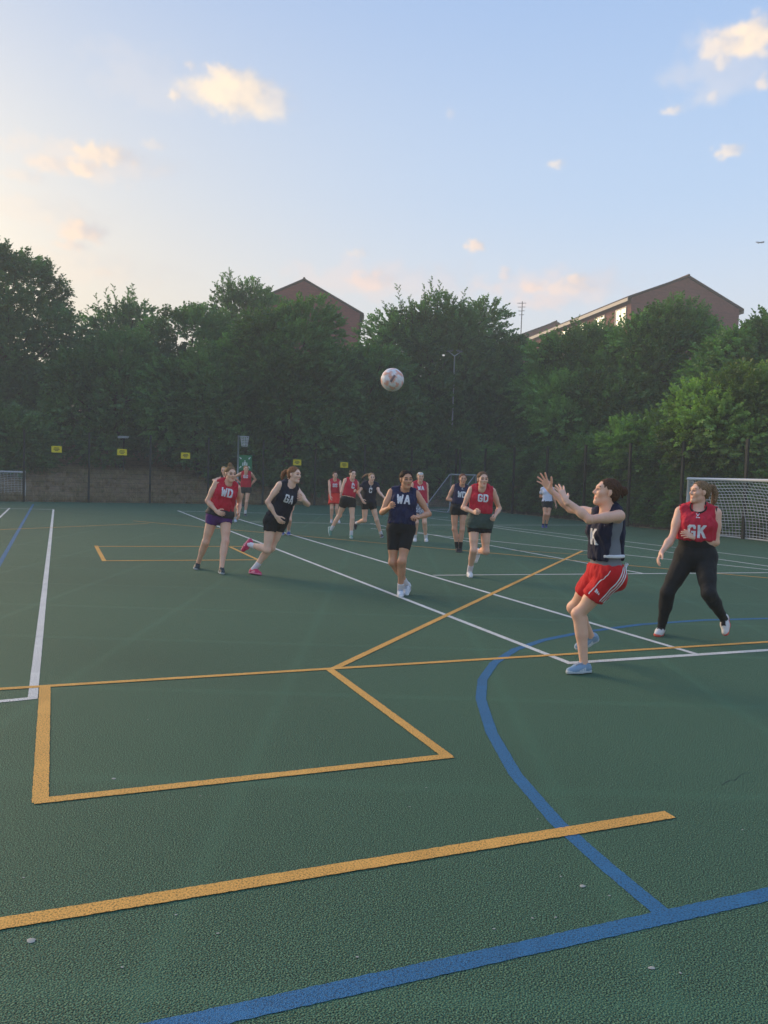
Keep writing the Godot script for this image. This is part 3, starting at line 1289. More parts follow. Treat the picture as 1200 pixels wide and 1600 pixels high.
func make_bank() -> void:
	var st := start()
	st.set_smooth_group(0)
	var n := 110
	var grid: Array = []
	# rows run along the two fences round the corner, columns go outwards
	var path: Array = []
	var corner_s := (SIDE_A - FAR_A).dot(FAR_D)
	var corner := FAR_A + FAR_D * corner_s
	for k in 60:
		path.append([FAR_A + FAR_D * lerpf(-40.0, corner_s, k / 60.0), SIDE_D])
	for k in 9:
		path.append([corner, SIDE_D.lerp(FAR_D, k / 8.0).normalized() * (1.0 + .41 * sin(k / 8.0 * PI))])
	for k in range(1, 51):
		path.append([corner - SIDE_D * k * 1.2, FAR_D])
	var outs := [.06, .4, .8, 1.3, 2.0, 2.8, 3.7, 4.8, 6.0, 8.0, 11.0, 16.0, 26.0, 45.0, 90.0]
	for row in path:
		var line: Array = []
		for o: float in outs:
			var base: Vector2 = row[0]
			var dirv: Vector2 = row[1]
			var p: Vector2 = base + dirv * o
			line.append(Vector3(p.x, bank_height(p) if o > .1 else .012, p.y))
		grid.append(line)
	for a in range(grid.size() - 1):
		for b in range(outs.size() - 1):
			quad(st, grid[a][b], grid[a][b + 1], grid[a + 1][b + 1], grid[a + 1][b])
	var m := mat("dry bank", Color(1, 1, 1), .95, {"albedo_texture": noise_tex(512, .02, FastNoiseLite.TYPE_SIMPLEX, [[0.0, .45, .7, 1.0], [Color(.38, .305, .225), Color(.51, .415, .305), Color(.58, .485, .37), Color(.43, .42, .28)]], 5, 12), "uv1_triplanar": true, "uv1_world_triplanar": true, "uv1_scale": Vector3.ONE * .3, "normal_enabled": true, "normal_texture": grain_normal})
	var o := part("bank", done(st), m, self, "structure")
	o.set_meta("label", "earth bank with dry grass rising behind the fence")
	# dry grass
	var tuft := start()
	var r := RandomNumberGenerator.new()
	r.seed = 5
	for k in 14:
		var a := r.randf() * TAU
		var b := V(cos(a), 0, sin(a)) * r.randf() * .12
		var lean := V(cos(a), 0, sin(a)) * r.randf_range(.05, .22)
		var side := V(-sin(a), 0, cos(a)) * .008
		var top := b + lean + V(0, r.randf_range(.12, .34), 0)
		for v in [b - side, top, b + side]:
			tuft.add_vertex(v)
	var tm := done(tuft)
	var w: Array = []
	var tints: Array = []
	for k in 9000:
		var p := FAR_A + FAR_D * r.randf_range(-14.0, 22.0) + SIDE_D * (.15 + 7.0 * pow(r.randf(), 1.3))
		if k > 7400:
			p = SIDE_A + SIDE_D * r.randf_range(-9.0, 10.0) + FAR_D * r.randf_range(.1, 1.2)
		if outside(p) < .1:
			continue
		var s := r.randf_range(.5, 1.35)
		if k > 7400:
			s *= .5
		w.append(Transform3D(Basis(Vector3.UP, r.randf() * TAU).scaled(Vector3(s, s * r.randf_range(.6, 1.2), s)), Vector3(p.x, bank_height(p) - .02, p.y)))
		var t := r.randf()
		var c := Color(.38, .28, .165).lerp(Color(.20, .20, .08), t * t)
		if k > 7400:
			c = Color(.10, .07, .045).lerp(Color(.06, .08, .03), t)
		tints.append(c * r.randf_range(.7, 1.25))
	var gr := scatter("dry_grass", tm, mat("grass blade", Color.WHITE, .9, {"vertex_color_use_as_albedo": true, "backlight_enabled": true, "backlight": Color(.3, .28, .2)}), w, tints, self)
	tag(gr, "dry brown grass covering the bank behind the fence", "grass")

func make_fence(called: String, label: String, a: Vector2, d: Vector2, from: float, to: float, h: float, skip: float) -> void:
	var n := int(round((to - from) / 2.52))
	var f := thing(called, label, "fence", Vector3(a.x + d.x * from, 0, a.y + d.y * from))
	var turn := Basis(Vector3.UP, atan2(-d.y, d.x))
	f.basis = turn
	var green := mat("fence green", Color(.085, .11, .10), .6)
	var post := start()
	box_into(post, V(0, h * .5 + .05, 0), V(.08, h + .1, .08))
	box_into(post, V(0, h + .105, 0), V(.09, .012, .09))
	var pm := done(post)
	var clip := box_mesh(V(.075, .04, .02), V(0, 0, .04))
	var st := start()
	var wire := func(p: Vector3, q: Vector3, r: float) -> void:
		var dd := (q - p).normalized()
		var e := dd.cross(Vector3.BACK).normalized() * r
		var z := Vector3.BACK * r
		quad(st, p + e, q + e, q + z, p + z)
		quad(st, p + z, q + z, q - e, p - e)
		quad(st, p - e, q - e, q + e, p + e)
	for k in 49:
		wire.call(V(.05 + k * .0504, .04, .035), V(.05 + k * .0504, h - .02, .035), .0026)
	for k in 15:
		wire.call(V(.02, .06 + k * (h - .1) / 14.0, .041), V(2.5, .06 + k * (h - .1) / 14.0, .041), .0036)
	var wm := done(st)
	for k in n + 1:
		var p := part("post", pm, green, f)
		p.position = V(k * 2.52, 0, 0)
		for j in 3:
			var c := part("clip", clip, green, p)
			c.position = V(0, .3 + j * (h - .5) * .5, 0)
		if k < n:
			var w := part("mesh_panel", wm, green, f, "stuff")
			w.position = V(k * 2.52, 0, 0)

# ------------------------------------------------------------------ goals, post, signs, lamps
func net_into(st: SurfaceTool, f: Callable, nu: int, nv: int, r: float) -> void:
	for a in nu + 1:
		var pts: Array = []
		var rad: Array = []
		for b in nv * 2 + 1:
			pts.append(f.call(float(a) / nu, float(b) / (nv * 2)))
			rad.append(r)
		tube_into(st, pts, rad, 3)
	for b in nv + 1:
		var pts: Array = []
		var rad: Array = []
		for a in nu * 2 + 1:
			pts.append(f.call(float(a) / (nu * 2), float(b) / nv))
			rad.append(r)
		tube_into(st, pts, rad, 3)

func make_goal(label: String, a: Vector3, along: Vector3, back: Vector3, width: float, h: float, depth: float, top: float, bar: float, cell: float, cord: float) -> void:
	var g := thing("goal", label, "goal", a, "small-sided goals by the fence")
	var white := mat("goal frame", Color(.80, .81, .82), .45) if cord > .004 else mat("dull goal frame", Color(.60, .62, .63), .55)
	var up := Vector3.UP
	var post := tube([V(0, 0, 0), up * h], [bar, bar], 10)
	part("post", post, white, g)
	var p2 := part("post", post, white, g)
	p2.position = along * width
	part("crossbar", tube([-along * bar + up * h, along * (width + bar) + up * h], [bar, bar], 10), white, g)
	var st_r := bar * .6
	for k in 2:
		var o := along * width * k
		part("stay", tube([o + up * h * .99, o + back * top + up * h * .99, o + back * depth + up * st_r], [st_r, st_r, st_r], 8), white, g)
		part("ground_bar", tube([o + up * st_r, o + back * depth + up * st_r], [st_r, st_r], 8), white, g)
	part("back_bar", tube([back * depth + up * st_r, along * width + back * depth + up * st_r], [st_r, st_r], 8), white, g)
	var st := start()
	var nu := int(width / cell)
	var nv := int((h + depth) / cell)
	var backf := func(u: float, v: float) -> Vector3:
		var sag := sin(u * PI) * sin(v * PI) * .16
		var y := h * (1.0 - v)
		var z := lerpf(top, depth, v) * minf(1.0, v * 4.0 + .08) + sag
		return along * width * u + up * (maxf(y, .03) - sin(u * PI * 3.0) * .02) + back * z
	net_into(st, backf, nu, nv, cord)
	var cm := mat("net cord", Color(.84, .85, .84), .8) if cord > .004 else mat("grey net cord", Color(.36, .38, .39), .8)
	part("back_net", done(st), cm, g, "stuff")
	for k in 2:
		var s2 := start()
		var sf := func(u: float, v: float) -> Vector3:
			var y := h * (1.0 - v)
			return along * (width * k + sin(u * PI) * sin(v * PI) * .05 * (1 if k else -1)) + up * maxf(y, .03) + back * u * lerpf(top, depth, v)
		net_into(s2, sf, int(depth / cell), nv, cord)
		part("side_net", done(s2), cm, g, "stuff")

func make_netball_post() -> void:
	var p := thing("netball_post", "tall silver netball post with ring and white net before the green sign", "netball post", V(-6.425,-0.005,-34) * V(1, 0, 1))
	var steel := mat("galvanised steel", Color(.62, .65, .67), .4, {"metallic": .6})
	part("pole", tube([V(0, 0, 0), V(0, 3.08, 0)], [.04, .04], 10), steel, p)
	part("base", tube([V(0, 0, 0), V(0, .05, 0), V(0, .09, 0)], [.32, .32, .06], 14), mat("post base", Color(.12, .13, .13), .6), p)
	var ring: Array = []
	var rad: Array = []
	for k in 21:
		var t := TAU * k / 20.0
		ring.append(V(.27 + cos(t) * .19, 3.05, sin(t) * .19))
		rad.append(.009)
	part("ring", tube(ring, rad, 6), steel, p)
	part("ring_arm", tube([V(.03, 3.05, 0), V(.09, 3.05, 0)], [.012, .012], 6), steel, p)
	var st := start()
	var f := func(u: float, v: float) -> Vector3:
		var r := .19 - .06 * v
		return V(.27 + cos(u * TAU) * r, 3.04 - v * .42, sin(u * TAU) * r)
	net_into(st, f, 14, 6, .006)
	part("net", done(st), mat("net cord", Color(.78, .79, .78), .8), p, "stuff")

func make_signs() -> void:
	var yellow := mat("sign yellow", Color(.88, .80, .10), .55)
	var ink := mat("sign ink", Color(.10, .10, .08), .6)
	var turn := Basis(Vector3.UP, atan2(-FAR_D.y, FAR_D.x))
	var words := ["yellow notice on the far fence, leftmost of five, above the left goal's right side", "yellow notice on the far fence, second from the left, under the small floodlight", "yellow notice on the far fence just left of the netball post", "yellow notice on the far fence above the running player in navy with pink shoes", "yellow notice on the far fence, rightmost of five, above the far running group"]
	var s := [2.1, 4.35, 6.72, 11.55, 13.9]
	var off := [1.15, 1.5, 1.6, 2.3, 2.5]
	for k in 5:
		var q: Vector3 = [V(-13.959,2.229,-33.1), V(-11.526,2.207,-34.1), V(-9.011,2.151,-35.1), V(-4.234,2.021,-37.2), V(-2.042,1.975,-38.2)][k]
		# slide it along the sight line on to the fence itself
		var cam := V(0, 1.595, 0)
		var dirv := q - cam
		var nrm := V(SIDE_D.x, 0, SIDE_D.y)
		var t := (V(FAR_A.x, 0, FAR_A.y) - cam).dot(nrm) / dirv.dot(nrm)
		q = cam + dirv * t - nrm * .08
		var sg := thing("notice", words[k], "sign", q, "yellow notices on the far fence")
		sg.basis = turn
		part("board", box_mesh(V(.40, .27, .006)), yellow, sg)
		for j in 3:
			var w: float = [.20, .24, .14][j]
			part("print_line", box_mesh(V(w, .028, .003), V(0, .055 - j * .055, .005)), ink, sg)
		for x in [-1, 1]:
			part("tie", box_mesh(V(.012, .03, .02), V(x * .17, .11, -.002)), ink, sg)
	# green sign
	var gq: Vector3 = V(-6.54,1.923,-36.2)
	var cam2 := V(0, 1.595, 0)
	var nr := V(SIDE_D.x, 0, SIDE_D.y)
	var tt := (V(FAR_A.x, 0, FAR_A.y) - cam2).dot(nr) / (gq - cam2).dot(nr)
	gq = cam2 + (gq - cam2) * tt - nr * .08
	var gs := thing("assembly_sign", "green square sign with white figures and arrows behind the netball post", "sign", gq)
	gs.basis = turn
	part("board", box_mesh(V(.66, .70, .006)), mat("sign green", Color(.03, .45, .27), .5), gs)
	var wh := mat("sign white", Color(.85, .88, .86), .5)
	for f in [[0, .0, 1.15], [-.09, -.06, .8], [.09, -.06, .8]]:
		var st := start()
		st.set_smooth_group(0)
		var c := V(f[0], f[1], .004)
		var k: float = f[2]
		for a in 10:
			var t0 := TAU * a / 10.0
			var t1 := TAU * (a + 1) / 10.0
			for v in [c + V(0, .075 * k, 0), c + V(cos(t1) * .026 * k, .075 * k + sin(t1) * .026 * k, 0), c + V(cos(t0) * .026 * k, .075 * k + sin(t0) * .026 * k, 0)]:
				st.add_vertex(v)
		quad(st, c + V(-.04 * k, .04 * k, 0), c + V(.04 * k, .04 * k, 0), c + V(.028 * k, -.11 * k, 0), c + V(-.028 * k, -.11 * k, 0))
		part("figure", done(st), wh, gs)
	for q in [[-.2, .2, 1, -1], [.2, .2, -1, -1], [-.2, -.2, 1, 1], [.2, -.2, -1, 1]]:
		var d := V(q[2], q[3], 0).normalized()
		var sd := V(-d.y, d.x, 0)
		var c := V(q[0], q[1], .004)
		var st := start()
		quad(st, c - d * .07 + sd * .018, c + sd * .018, c - sd * .018, c - d * .07 - sd * .018)
		for v in [c + sd * .045, c + d * .06, c - sd * .045]:
			st.add_vertex(v)
		part("arrow", done(st), wh, gs)

func make_lamps() -> void:
	var steel := mat("lamp column grey", Color(.66, .69, .70), .6)
	var base: Vector3 = V(3.55,1.65,-42.3) * V(1, 0, 1)
	var h: float = V(3.507,8.055,-42.3).y
	var l := thing("lamp_post", "grey lamp column with a flat twin head standing among the middle trees", "lamp post", base)
	part("column", tube([V(0, 0, 0), V(0, 2.2, 0), V(.0, 2.3, 0), V(0, h, 0)], [.075, .075, .045, .04], 10), steel, l)
	part("bracket", tube([V(-.32, h + .22, 0), V(-.05, h + .02, 0), V(0, h, 0), V(.05, h + .02, 0), V(.32, h + .22, 0)], [.025, .025, .03, .025, .025], 6), steel, l)
	for s in [-1, 1]:
		var hd := part("lamp_head", box_mesh(V(.34, .06, .2), V(s * .26, h + .26, .02), Basis(Vector3.BACK, s * -.12)), mat("lamp head", Color(.30, .34, .36), .5), l)
		part("lens", box_mesh(V(.26, .012, .15), V(s * .26, h + .222, .02), Basis(Vector3.BACK, s * -.12)), mat("lamp lens", Color(.7, .74, .74), .2), hd)
	var b2: Vector3 = V(-12.889,1.39,-38.4) * V(1, 0, 1)
	var h2: float = V(-12.91,2.993,-38.4).y
	var f := thing("floodlight", "small pale floodlight on a thin dark pole above the second yellow notice", "floodlight", b2)
	part("pole", tube([V(0, 0, 0), V(0, h2, 0)], [.035, .03], 8), mat("fence green", Color(.10, .13, .115), .6), f)
	part("lamp_head", box_mesh(V(.5, .07, .2), V(0, h2 + .03, .08), Basis(Vector3.RIGHT, .25)), mat("pale casing", Color(.72, .76, .78), .4), f)
	part("bracket", box_mesh(V(.08, .1, .1), V(0, h2 - .03, .02)), mat("fence green", Color(.10, .13, .115), .6), f)

# ------------------------------------------------------------------ trees
var sprays: Array = []
const LEAF := [Color(.115, .225, .075), Color(.128, .235, .085), Color(.130, .25, .075), Color(.23, .33, .085), Color(.175, .285, .075)]

func make_sprays() -> void:
	for v in 3:
		var r := RandomNumberGenerator.new()
		r.seed = 40 + v
		var st := start()
		var L := .46
		var bend := V(r.randf_range(-.1, .1), r.randf_range(-.12, .02), 0)
		var tw := func(t: float) -> Vector3:
			return Vector3(0, 0, t * L) + bend * t * t
		# twig
		var e1 := V(.006, 0, 0)
		var e2 := V(0, .006, 0)
		for t in 2:
			var a: Vector3 = tw.call(t * .5)
			var b: Vector3 = tw.call(t * .5 + .5)
			for q in [a - e1, b, a + e1, a - e2, b, a + e2]:
				st.add_vertex(q)
		var n := 20
		for k in n:
			var t := .12 + .9 * k / n
			var p: Vector3 = tw.call(t)
			var s := 1.0 if k % 2 == 0 else -1.0
			var ang := r.randf_range(.5, 1.7) * s
			var d := Vector3(sin(ang), r.randf_range(-.8, .7), cos(ang)).normalized()
			if k == n - 1:
				d = V(0, -.1, 1).normalized()
			var len := r.randf_range(.10, .15)
			var w := len * r.randf_range(.30, .42)
			var side := d.cross(Vector3.UP).normalized().rotated(d, r.randf_range(-1.3, 1.3))
			var up := side.cross(d)
			var st_ := p + d * .012
			var mid := st_ + d * len * .45
			var tip := st_ + d * len - up * len * .16
			var la := mid + side * w + up * w * .3
			var lb := mid - side * w + up * w * .3
			for q in [st_, la, tip, st_, tip, lb]:
				st.add_vertex(q)
		sprays.append(done(st))

func spray_at(p: Vector3, d: Vector3, s: float, r: RandomNumberGenerator) -> Transform3D:
	var z := d.normalized()
	var x := Vector3.UP.cross(z)
	if x.length() < .05:
		x = Vector3.RIGHT
	x = x.normalized()
	var b := Basis(x, z.cross(x), z) * Basis(Vector3.BACK, r.randf_range(-.8, .8))
	return Transform3D(b.scaled(Vector3(s, s, s)), p)

func tree(called: String, c: Vector3, rad: Vector3, count: int, shoots: Array, tone: int, label: String, cat := "tree") -> void:
	var r := RandomNumberGenerator.new()
	r.seed = hash(label)
	var foot := Vector2(c.x + r.randf_range(-.3, .3), c.z - .3)
	var gy := bank_height(foot) if outside(foot) > .1 else 0.0
	var base := Vector3(foot.x, gy - .1, foot.y)
	var o := thing(called, label, cat, base, "trees and bushes behind the fence")
	var cc := c - base
	var bark := mat("bark", Color(.25, .22, .18), .95, {"normal_enabled": true, "normal_texture": grain_normal, "uv1_triplanar": true})
	var lobes: Array = []
	var nl := 20
	for k in nl:
		var y := 1.0 - 1.85 * (k + .5) / nl
		var a := k * 2.39996 + r.randf_range(-.5, .5)
		var q := sqrt(maxf(0.0, 1.0 - y * y))
		var dv := Vector3(cos(a) * q, y, sin(a) * q)
		var k2 := r.randf_range(.58, .84)
		lobes.append([cc + dv * rad * k2, r.randf_range(.30, .46) * (rad.x + rad.y + rad.z) / 3.0, dv])
	for k in 5:
		lobes.append([cc + V(r.randf_range(-.3, .3), r.randf_range(-.5, .4), r.randf_range(-.3, .3)) * rad, .42 * (rad.x + rad.z) * .5, Vector3.UP])
	# trunk and limbs
	var top := cc + V(0, rad.y * .45, 0)
	var tr := .05 + .022 * (cc.y + rad.y)
	part("trunk", tube([V(0, -.1, 0), V(0, .15, 0), top * V(.3, .25, .3), top * V(.75, .6, .75), top], [tr * 1.5, tr * 1.05, tr * .85, tr * .6, tr * .15], 8), bark, o)
	var limbs := start()
	limbs.set_smooth_group(0)
	for k in lobes.size():
		var e: Vector3 = lobes[k][0]
		var t := clampf((e.y / maxf(top.y, .5)) * .7, .12, .9)
		var b: Vector3 = top * Vector3(t, t, t)
		var mid := b.lerp(e, .5) + V(0, -.12 * (e - b).length(), 0)
		tube_into(limbs, [b, mid, e], [tr * .45 * (1.1 - t), tr * .26, .015], 5)
	# crown
	var where: Array = []
	var tints: Array = []
	var tot := 0.0
	for q in lobes:
		tot += q[1] * q[1]
	var area := rad.x * rad.y
	for k in count:
		var pick := r.randf() * tot
		var li := 0
		while li < lobes.size() - 1 and pick > lobes[li][1] * lobes[li][1]:
			pick -= lobes[li][1] * lobes[li][1]
			li += 1
		var lb: Array = lobes[li]
		var dv := V(r.randfn(), r.randfn() * .9 + .15, r.randfn()).normalized()
		var out: Vector3 = lb[2]
		if dv.dot(out) < -.35:
			dv = (dv + out * .9).normalized()
		var rr: float = lb[1] * (1.0 - .55 * pow(r.randf(), 2.0))
		var p: Vector3 = lb[0] + dv * rr * V(1, .85, 1)
		var gyp := bank_height(Vector2(p.x + base.x, p.z + base.z)) - base.y
		if p.y < gyp + .05:
			p.y = gyp + .05 + r.randf() * .3
		var dd := (dv * .8 + out * .35 + V(0, r.randf_range(-.35, .45), 0)).normalized()
		where.append(spray_at(p, dd, r.randf_range(.75, 1.3), r))
		var tint: Color = LEAF[tone]
		var lt := 1.0 + .35 * sin(li * 5.1) + r.randfn() * .16
		tint = tint.lerp(Color(.085, .12, .03), clampf(r.randfn() * .12 + .08 * sin(li * 2.7), 0, .5))
		tints.append(tint * clampf(lt, .55, 1.7))
	for k in int(shoots[0]):
		var y := r.randf_range(.25, 1.0)
		var a := r.randf() * TAU
		var q := sqrt(maxf(0.0, 1.0 - y * y))
		var dv := Vector3(cos(a) * q, y, sin(a) * q)
		var p: Vector3 = cc + dv * rad * .88
		var len := r.randf_range(shoots[1], shoots[2])
		var dd := (dv * V(1, .6, 1) + V(0, shoots[3], 0)).normalized()
		var pts: Array = []
		var rads: Array = []
		for j in 5:
			var t := j / 4.0
			pts.append(p + dd * len * (t - .4) + V(0, .12 * len * t * t * (1.0 if shoots[3] > .6 else -1.6), 0))
			rads.append(.022 * (1.15 - t))
		tube_into(limbs, pts, rads, 4)
		var m := int(len * 11.0)
		for j in m:
			var t := float(j) / m
			var bp: Vector3 = (pts[int(t * 4.0)] as Vector3).lerp(pts[mini(4, int(t * 4.0) + 1)], fposmod(t * 4.0, 1.0))
			var sd := V(r.randfn(), r.randf_range(-.2, .9), r.randfn()).normalized()
			where.append(spray_at(bp, (dd * .7 + sd).normalized(), r.randf_range(.45, .85) * (1.15 - .5 * t), r))
			tints.append(LEAF[tone] * clampf(1.1 + r.randfn() * .18, .6, 1.7))
	part("limbs", done(limbs), bark, o)
	var leafm := mat("leaf", Color.WHITE, .55, {"vertex_color_use_as_albedo": true, "backlight_enabled": true, "backlight": Color(.75, .9, .5)})
	scatter("crown", sprays[hash(label) % 3], leafm, where, tints, o)

func hedge(label: String, from: float, to: float, depth: float, h: float, count: int, tone: int) -> void:
	# a bank of ivy and shrubs right behind the side fence
	var r := RandomNumberGenerator.new()
	r.seed = hash(label)
	var mid := SIDE_A + SIDE_D * (from + to) * .5 + FAR_D * (.45 + depth * .5)
	var o := thing("hedge", label, "hedge", Vector3(mid.x, 0, mid.y), "hedges behind the side fence")
	var where: Array = []
	var tints: Array = []
	var limbs := start()
	limbs.set_smooth_group(0)
	var L := to - from
	for k in 9:
		var a := (k + .5) / 9.0 - .5
		var b := SIDE_D * a * L
		tube_into(limbs, [V(b.x, -.1, b.y), V(b.x + r.randf_range(-.2, .2), h * .5, b.y), V(b.x + r.randf_range(-.4, .4), h * .9, b.y + r.randf_range(-.2, .2))], [.05, .035, .012], 5)
	for k in count:
		var a := r.randf() - .5
		var t := pow(r.randf(), .6)
		var hh := h * (1.0 + .16 * sin(a * L * 1.7 + from) + .1 * sin(a * L * 4.1))
		var y := hh * r.randf()
		var face := r.randf() < .72
		var bulge := .35 + .25 * sin(a * L * 2.3 + y * 1.9) + .3 * sin(y / hh * PI)
		var off := -depth * .5 + (1.0 - bulge) * .7 + r.randf() * .4 if face else r.randf_range(-depth * .5 + .4, depth * .5)
		if not face:
			y = hh * r.randf_range(.8, 1.0)
		var b := SIDE_D * a * L + FAR_D * off
		var w2 := Vector2(b.x + mid.x, b.y + mid.y)
		var dirv := V(-FAR_D.x, 0, -FAR_D.y) * (1.0 if face else .1) + V(r.randfn() * .5, r.randf_range(-.7, .5) if face else .8, r.randfn() * .5)
		where.append(spray_at(V(b.x, maxf(y, .06), b.y), dirv, r.randf_range(.5, .95), r))
		var tint: Color = LEAF[tone]
		tints.append(tint * clampf(.95 + .3 * sin(a * 30.0 + y * 3.0) + r.randfn() * .18, .5, 1.6))
	part("stems", done(limbs), mat("bark", Color(.25, .22, .18), .95), o)
	var leafm := mat("leaf", Color.WHITE, .55, {"vertex_color_use_as_albedo": true, "backlight_enabled": true, "backlight": Color(.62, .72, .4)})
	scatter("foliage", sprays[1], leafm, where, tints, o)

# ------------------------------------------------------------------ buildings, aircraft
func wall_into(st: SurfaceTool, pts: Array, thick: Vector3) -> void:
	# a flat polygon (fan) given an even thickness
	for k in range(1, pts.size() - 1):
		for q in [pts[0], pts[k], pts[k + 1]]:
			st.add_vertex(q)
		for q in [pts[0] + thick, pts[k + 1] + thick, pts[k] + thick]:
			st.add_vertex(q)
	for k in pts.size():
		var a: Vector3 = pts[k]
		var b: Vector3 = pts[(k + 1) % pts.size()]
		quad(st, a, a + thick, b + thick, b)

func block(called: String, label: String, gl: Vector3, gr: Vector3, back: Vector3, eave: float, apex: float, windows: Array, tint: Color) -> void:
	# gable wall from gl to gr, running back by the vector back
	var o := thing(called, label, "building", gl)
	var brick := Image.create(128, 128, false, Image.FORMAT_RGB8)
	var r := RandomNumberGenerator.new()
	r.seed = 77
	for row in 16:
		for c in 9:
			var t := r.randf_range(.82, 1.1)
			var x0 := c * 16 - (8 if row % 2 else 0)
			brick.fill_rect(Rect2i(maxi(0, x0), row * 8, 15 if x0 >= 0 else 7, 7), Color(.46 * t, .285 * t, .25 * t))
			brick.fill_rect(Rect2i(x0 + 15, row * 8, 1, 8), Color(.5, .42, .37))
		brick.fill_rect(Rect2i(0, row * 8 + 7, 128, 1), Color(.5, .42, .37))
	var tex: ImageTexture
	if canon.has("brick"):
		tex = canon.brick
	else:
		tex = ImageTexture.create_from_image(brick)
		canon["brick"] = tex
	var bm := mat("brick %s" % tint.to_html(), tint, .9, {"albedo_texture": tex, "uv1_triplanar": true, "uv1_scale": Vector3.ONE * .555})
	var roofm := mat("roof tile", Color(.26, .19, .17), .85, {"normal_enabled": true, "normal_texture": grain_normal, "uv1_triplanar": true})
	var w := gr - gl
	var up := Vector3.UP
	var n := -back.normalized()
	var mid := w * .5 + up * apex
	var st := start()
	wall_into(st, [V(0, 0, 0), up * eave, mid, w + up * eave, w], back.normalized() * .3)
	part("gable_wall", done(st), bm, o)
	var s2 := start()
	wall_into(s2, [back, w + back, w + up * eave + back, mid + back, up * eave + back], -back.normalized() * .3)
	part("rear_wall", done(s2), bm, o)
	for k in 2:
		var b0 := w * k
		var s3 := start()
		var inn := w.normalized() * .3 * (1 - 2 * k)
		var bi := back.normalized() * .302
		wall_into(s3, [b0 + bi, b0 + back - bi, b0 + back - bi + up * (eave - .05), b0 + bi + up * (eave - .05)], inn)
		part("side_wall", done(s3), bm, o)
		# roof slope with an overhang and a pale eaves board
		var out := -w.normalized() * (1 - 2 * k)
		var sl := (mid - (b0 + up * eave)).normalized()
		var e0 := b0 + up * eave - sl * .45 + up * .06
		var m0 := mid + up * .06
		var s4 := start()
		wall_into(s4, [e0 - back.normalized() * .15, m0 - back.normalized() * .15, m0 + back * 1.005, e0 + back * 1.005], up * .16)
		var rf := part("roof", done(s4), roofm, o)
		part("eaves_board", box_mesh(V(.05, .3, back.length() + .2), e0 + back * .5 - up * .12 + out * .03, Basis(Vector3.UP, atan2(back.x, back.z))), mat("pale board", Color(.68, .66, .62), .6), rf)
	part("ridge", tube([mid + up * .2 - back.normalized() * .15, mid + up * .2 + back], [.13, .13], 6), roofm, o)
	# windows on the side wall that looks left
	var glass := mat("window glass", Color(.35, .38, .4), .06, {"metallic": .9})
	var frame_m := mat("window frame", Color(.80, .79, .75), .5)
	var along := back.normalized()
	var face := -w.normalized()
	var fb := Basis(along, up, along.cross(up))
	if fb.z.dot(face) < 0:
		fb = Basis(-along, up, (-along).cross(up))
	for q in windows:
		var c: Vector3 = along * float(q[0]) + up * float(q[1]) + face * .03
		var wd: float = q[2]
		var ht: float = q[3]
		var fr := start()
		for s in [-1, 1]:
			box_into(fr, V(s * (wd * .5 - .05), 0, 0), V(.1, ht, .1))
			box_into(fr, V(0, s * (ht * .5 + .05), 0), V(wd, .1, .1))
		box_into(fr, V(0, 0, 0), V(.06, ht, .08))
		var win := part("window", done(fr), frame_m, o)
		win.transform = Transform3D(fb, c)
		for s in [-1, 1]:
			part("pane", box_mesh(V(wd * .5 - .13, ht, .02), V(s * wd * .245, 0, 0)), glass, win)
		part("sill", box_mesh(V(wd + .2, .08, .2), V(0, -ht * .5 - .15, .05)), frame_m, win)

func make_aircraft() -> void:
	var p: Vector3 = V(1370.081,903.878,-2950)
	var a := thing("sky_aircraft", "tiny distant aircraft in the sky at the right edge", "aircraft", p)
	a.basis = Basis(Vector3.UP, .25)
	var m := mat("aircraft skin", Color(.55, .57, .6), .5)
	part("fuselage", tube([V(-18, 0, 0), V(-16, .4, 0), V(-12, .5, 0), V(10, .5, 0), V(17, 1.2, 0), V(19, 1.6, 0)], [.3, 1.5, 2.0, 2.0, .9, .2], 12), m, a)
	for s in [-1, 1]:
		var st := start()
		wall_into(st, [V(-4, 0, s * 1.5), V(3, 0, s * 1.5), V(8, 1.2, s * 17), V(6, 1.2, s * 17)], V(0, .4, 0))
		part("wing", done(st), m, a)
		part("engine", tube([V(-4, -1.2, s * 6), V(-3, -1.2, s * 6), V(1, -1.2, s * 6)], [1.0, 1.2, .7], 10), m, a)
		var s2 := start()
		wall_into(s2, [V(14, 1.4, s * .5), V(18, 1.4, s * .5), V(19, 1.8, s * 6), V(17, 1.8, s * 6)], V(0, .25, 0))
		part("tailplane", done(s2), m, a)
	var f := start()
	wall_into(f, [V(12, 2, -.15), V(18, 1.8, -.15), V(19.5, 7, -.15), V(17, 7, -.15)], V(0, 0, .3))
	part("fin", done(f), m, a)

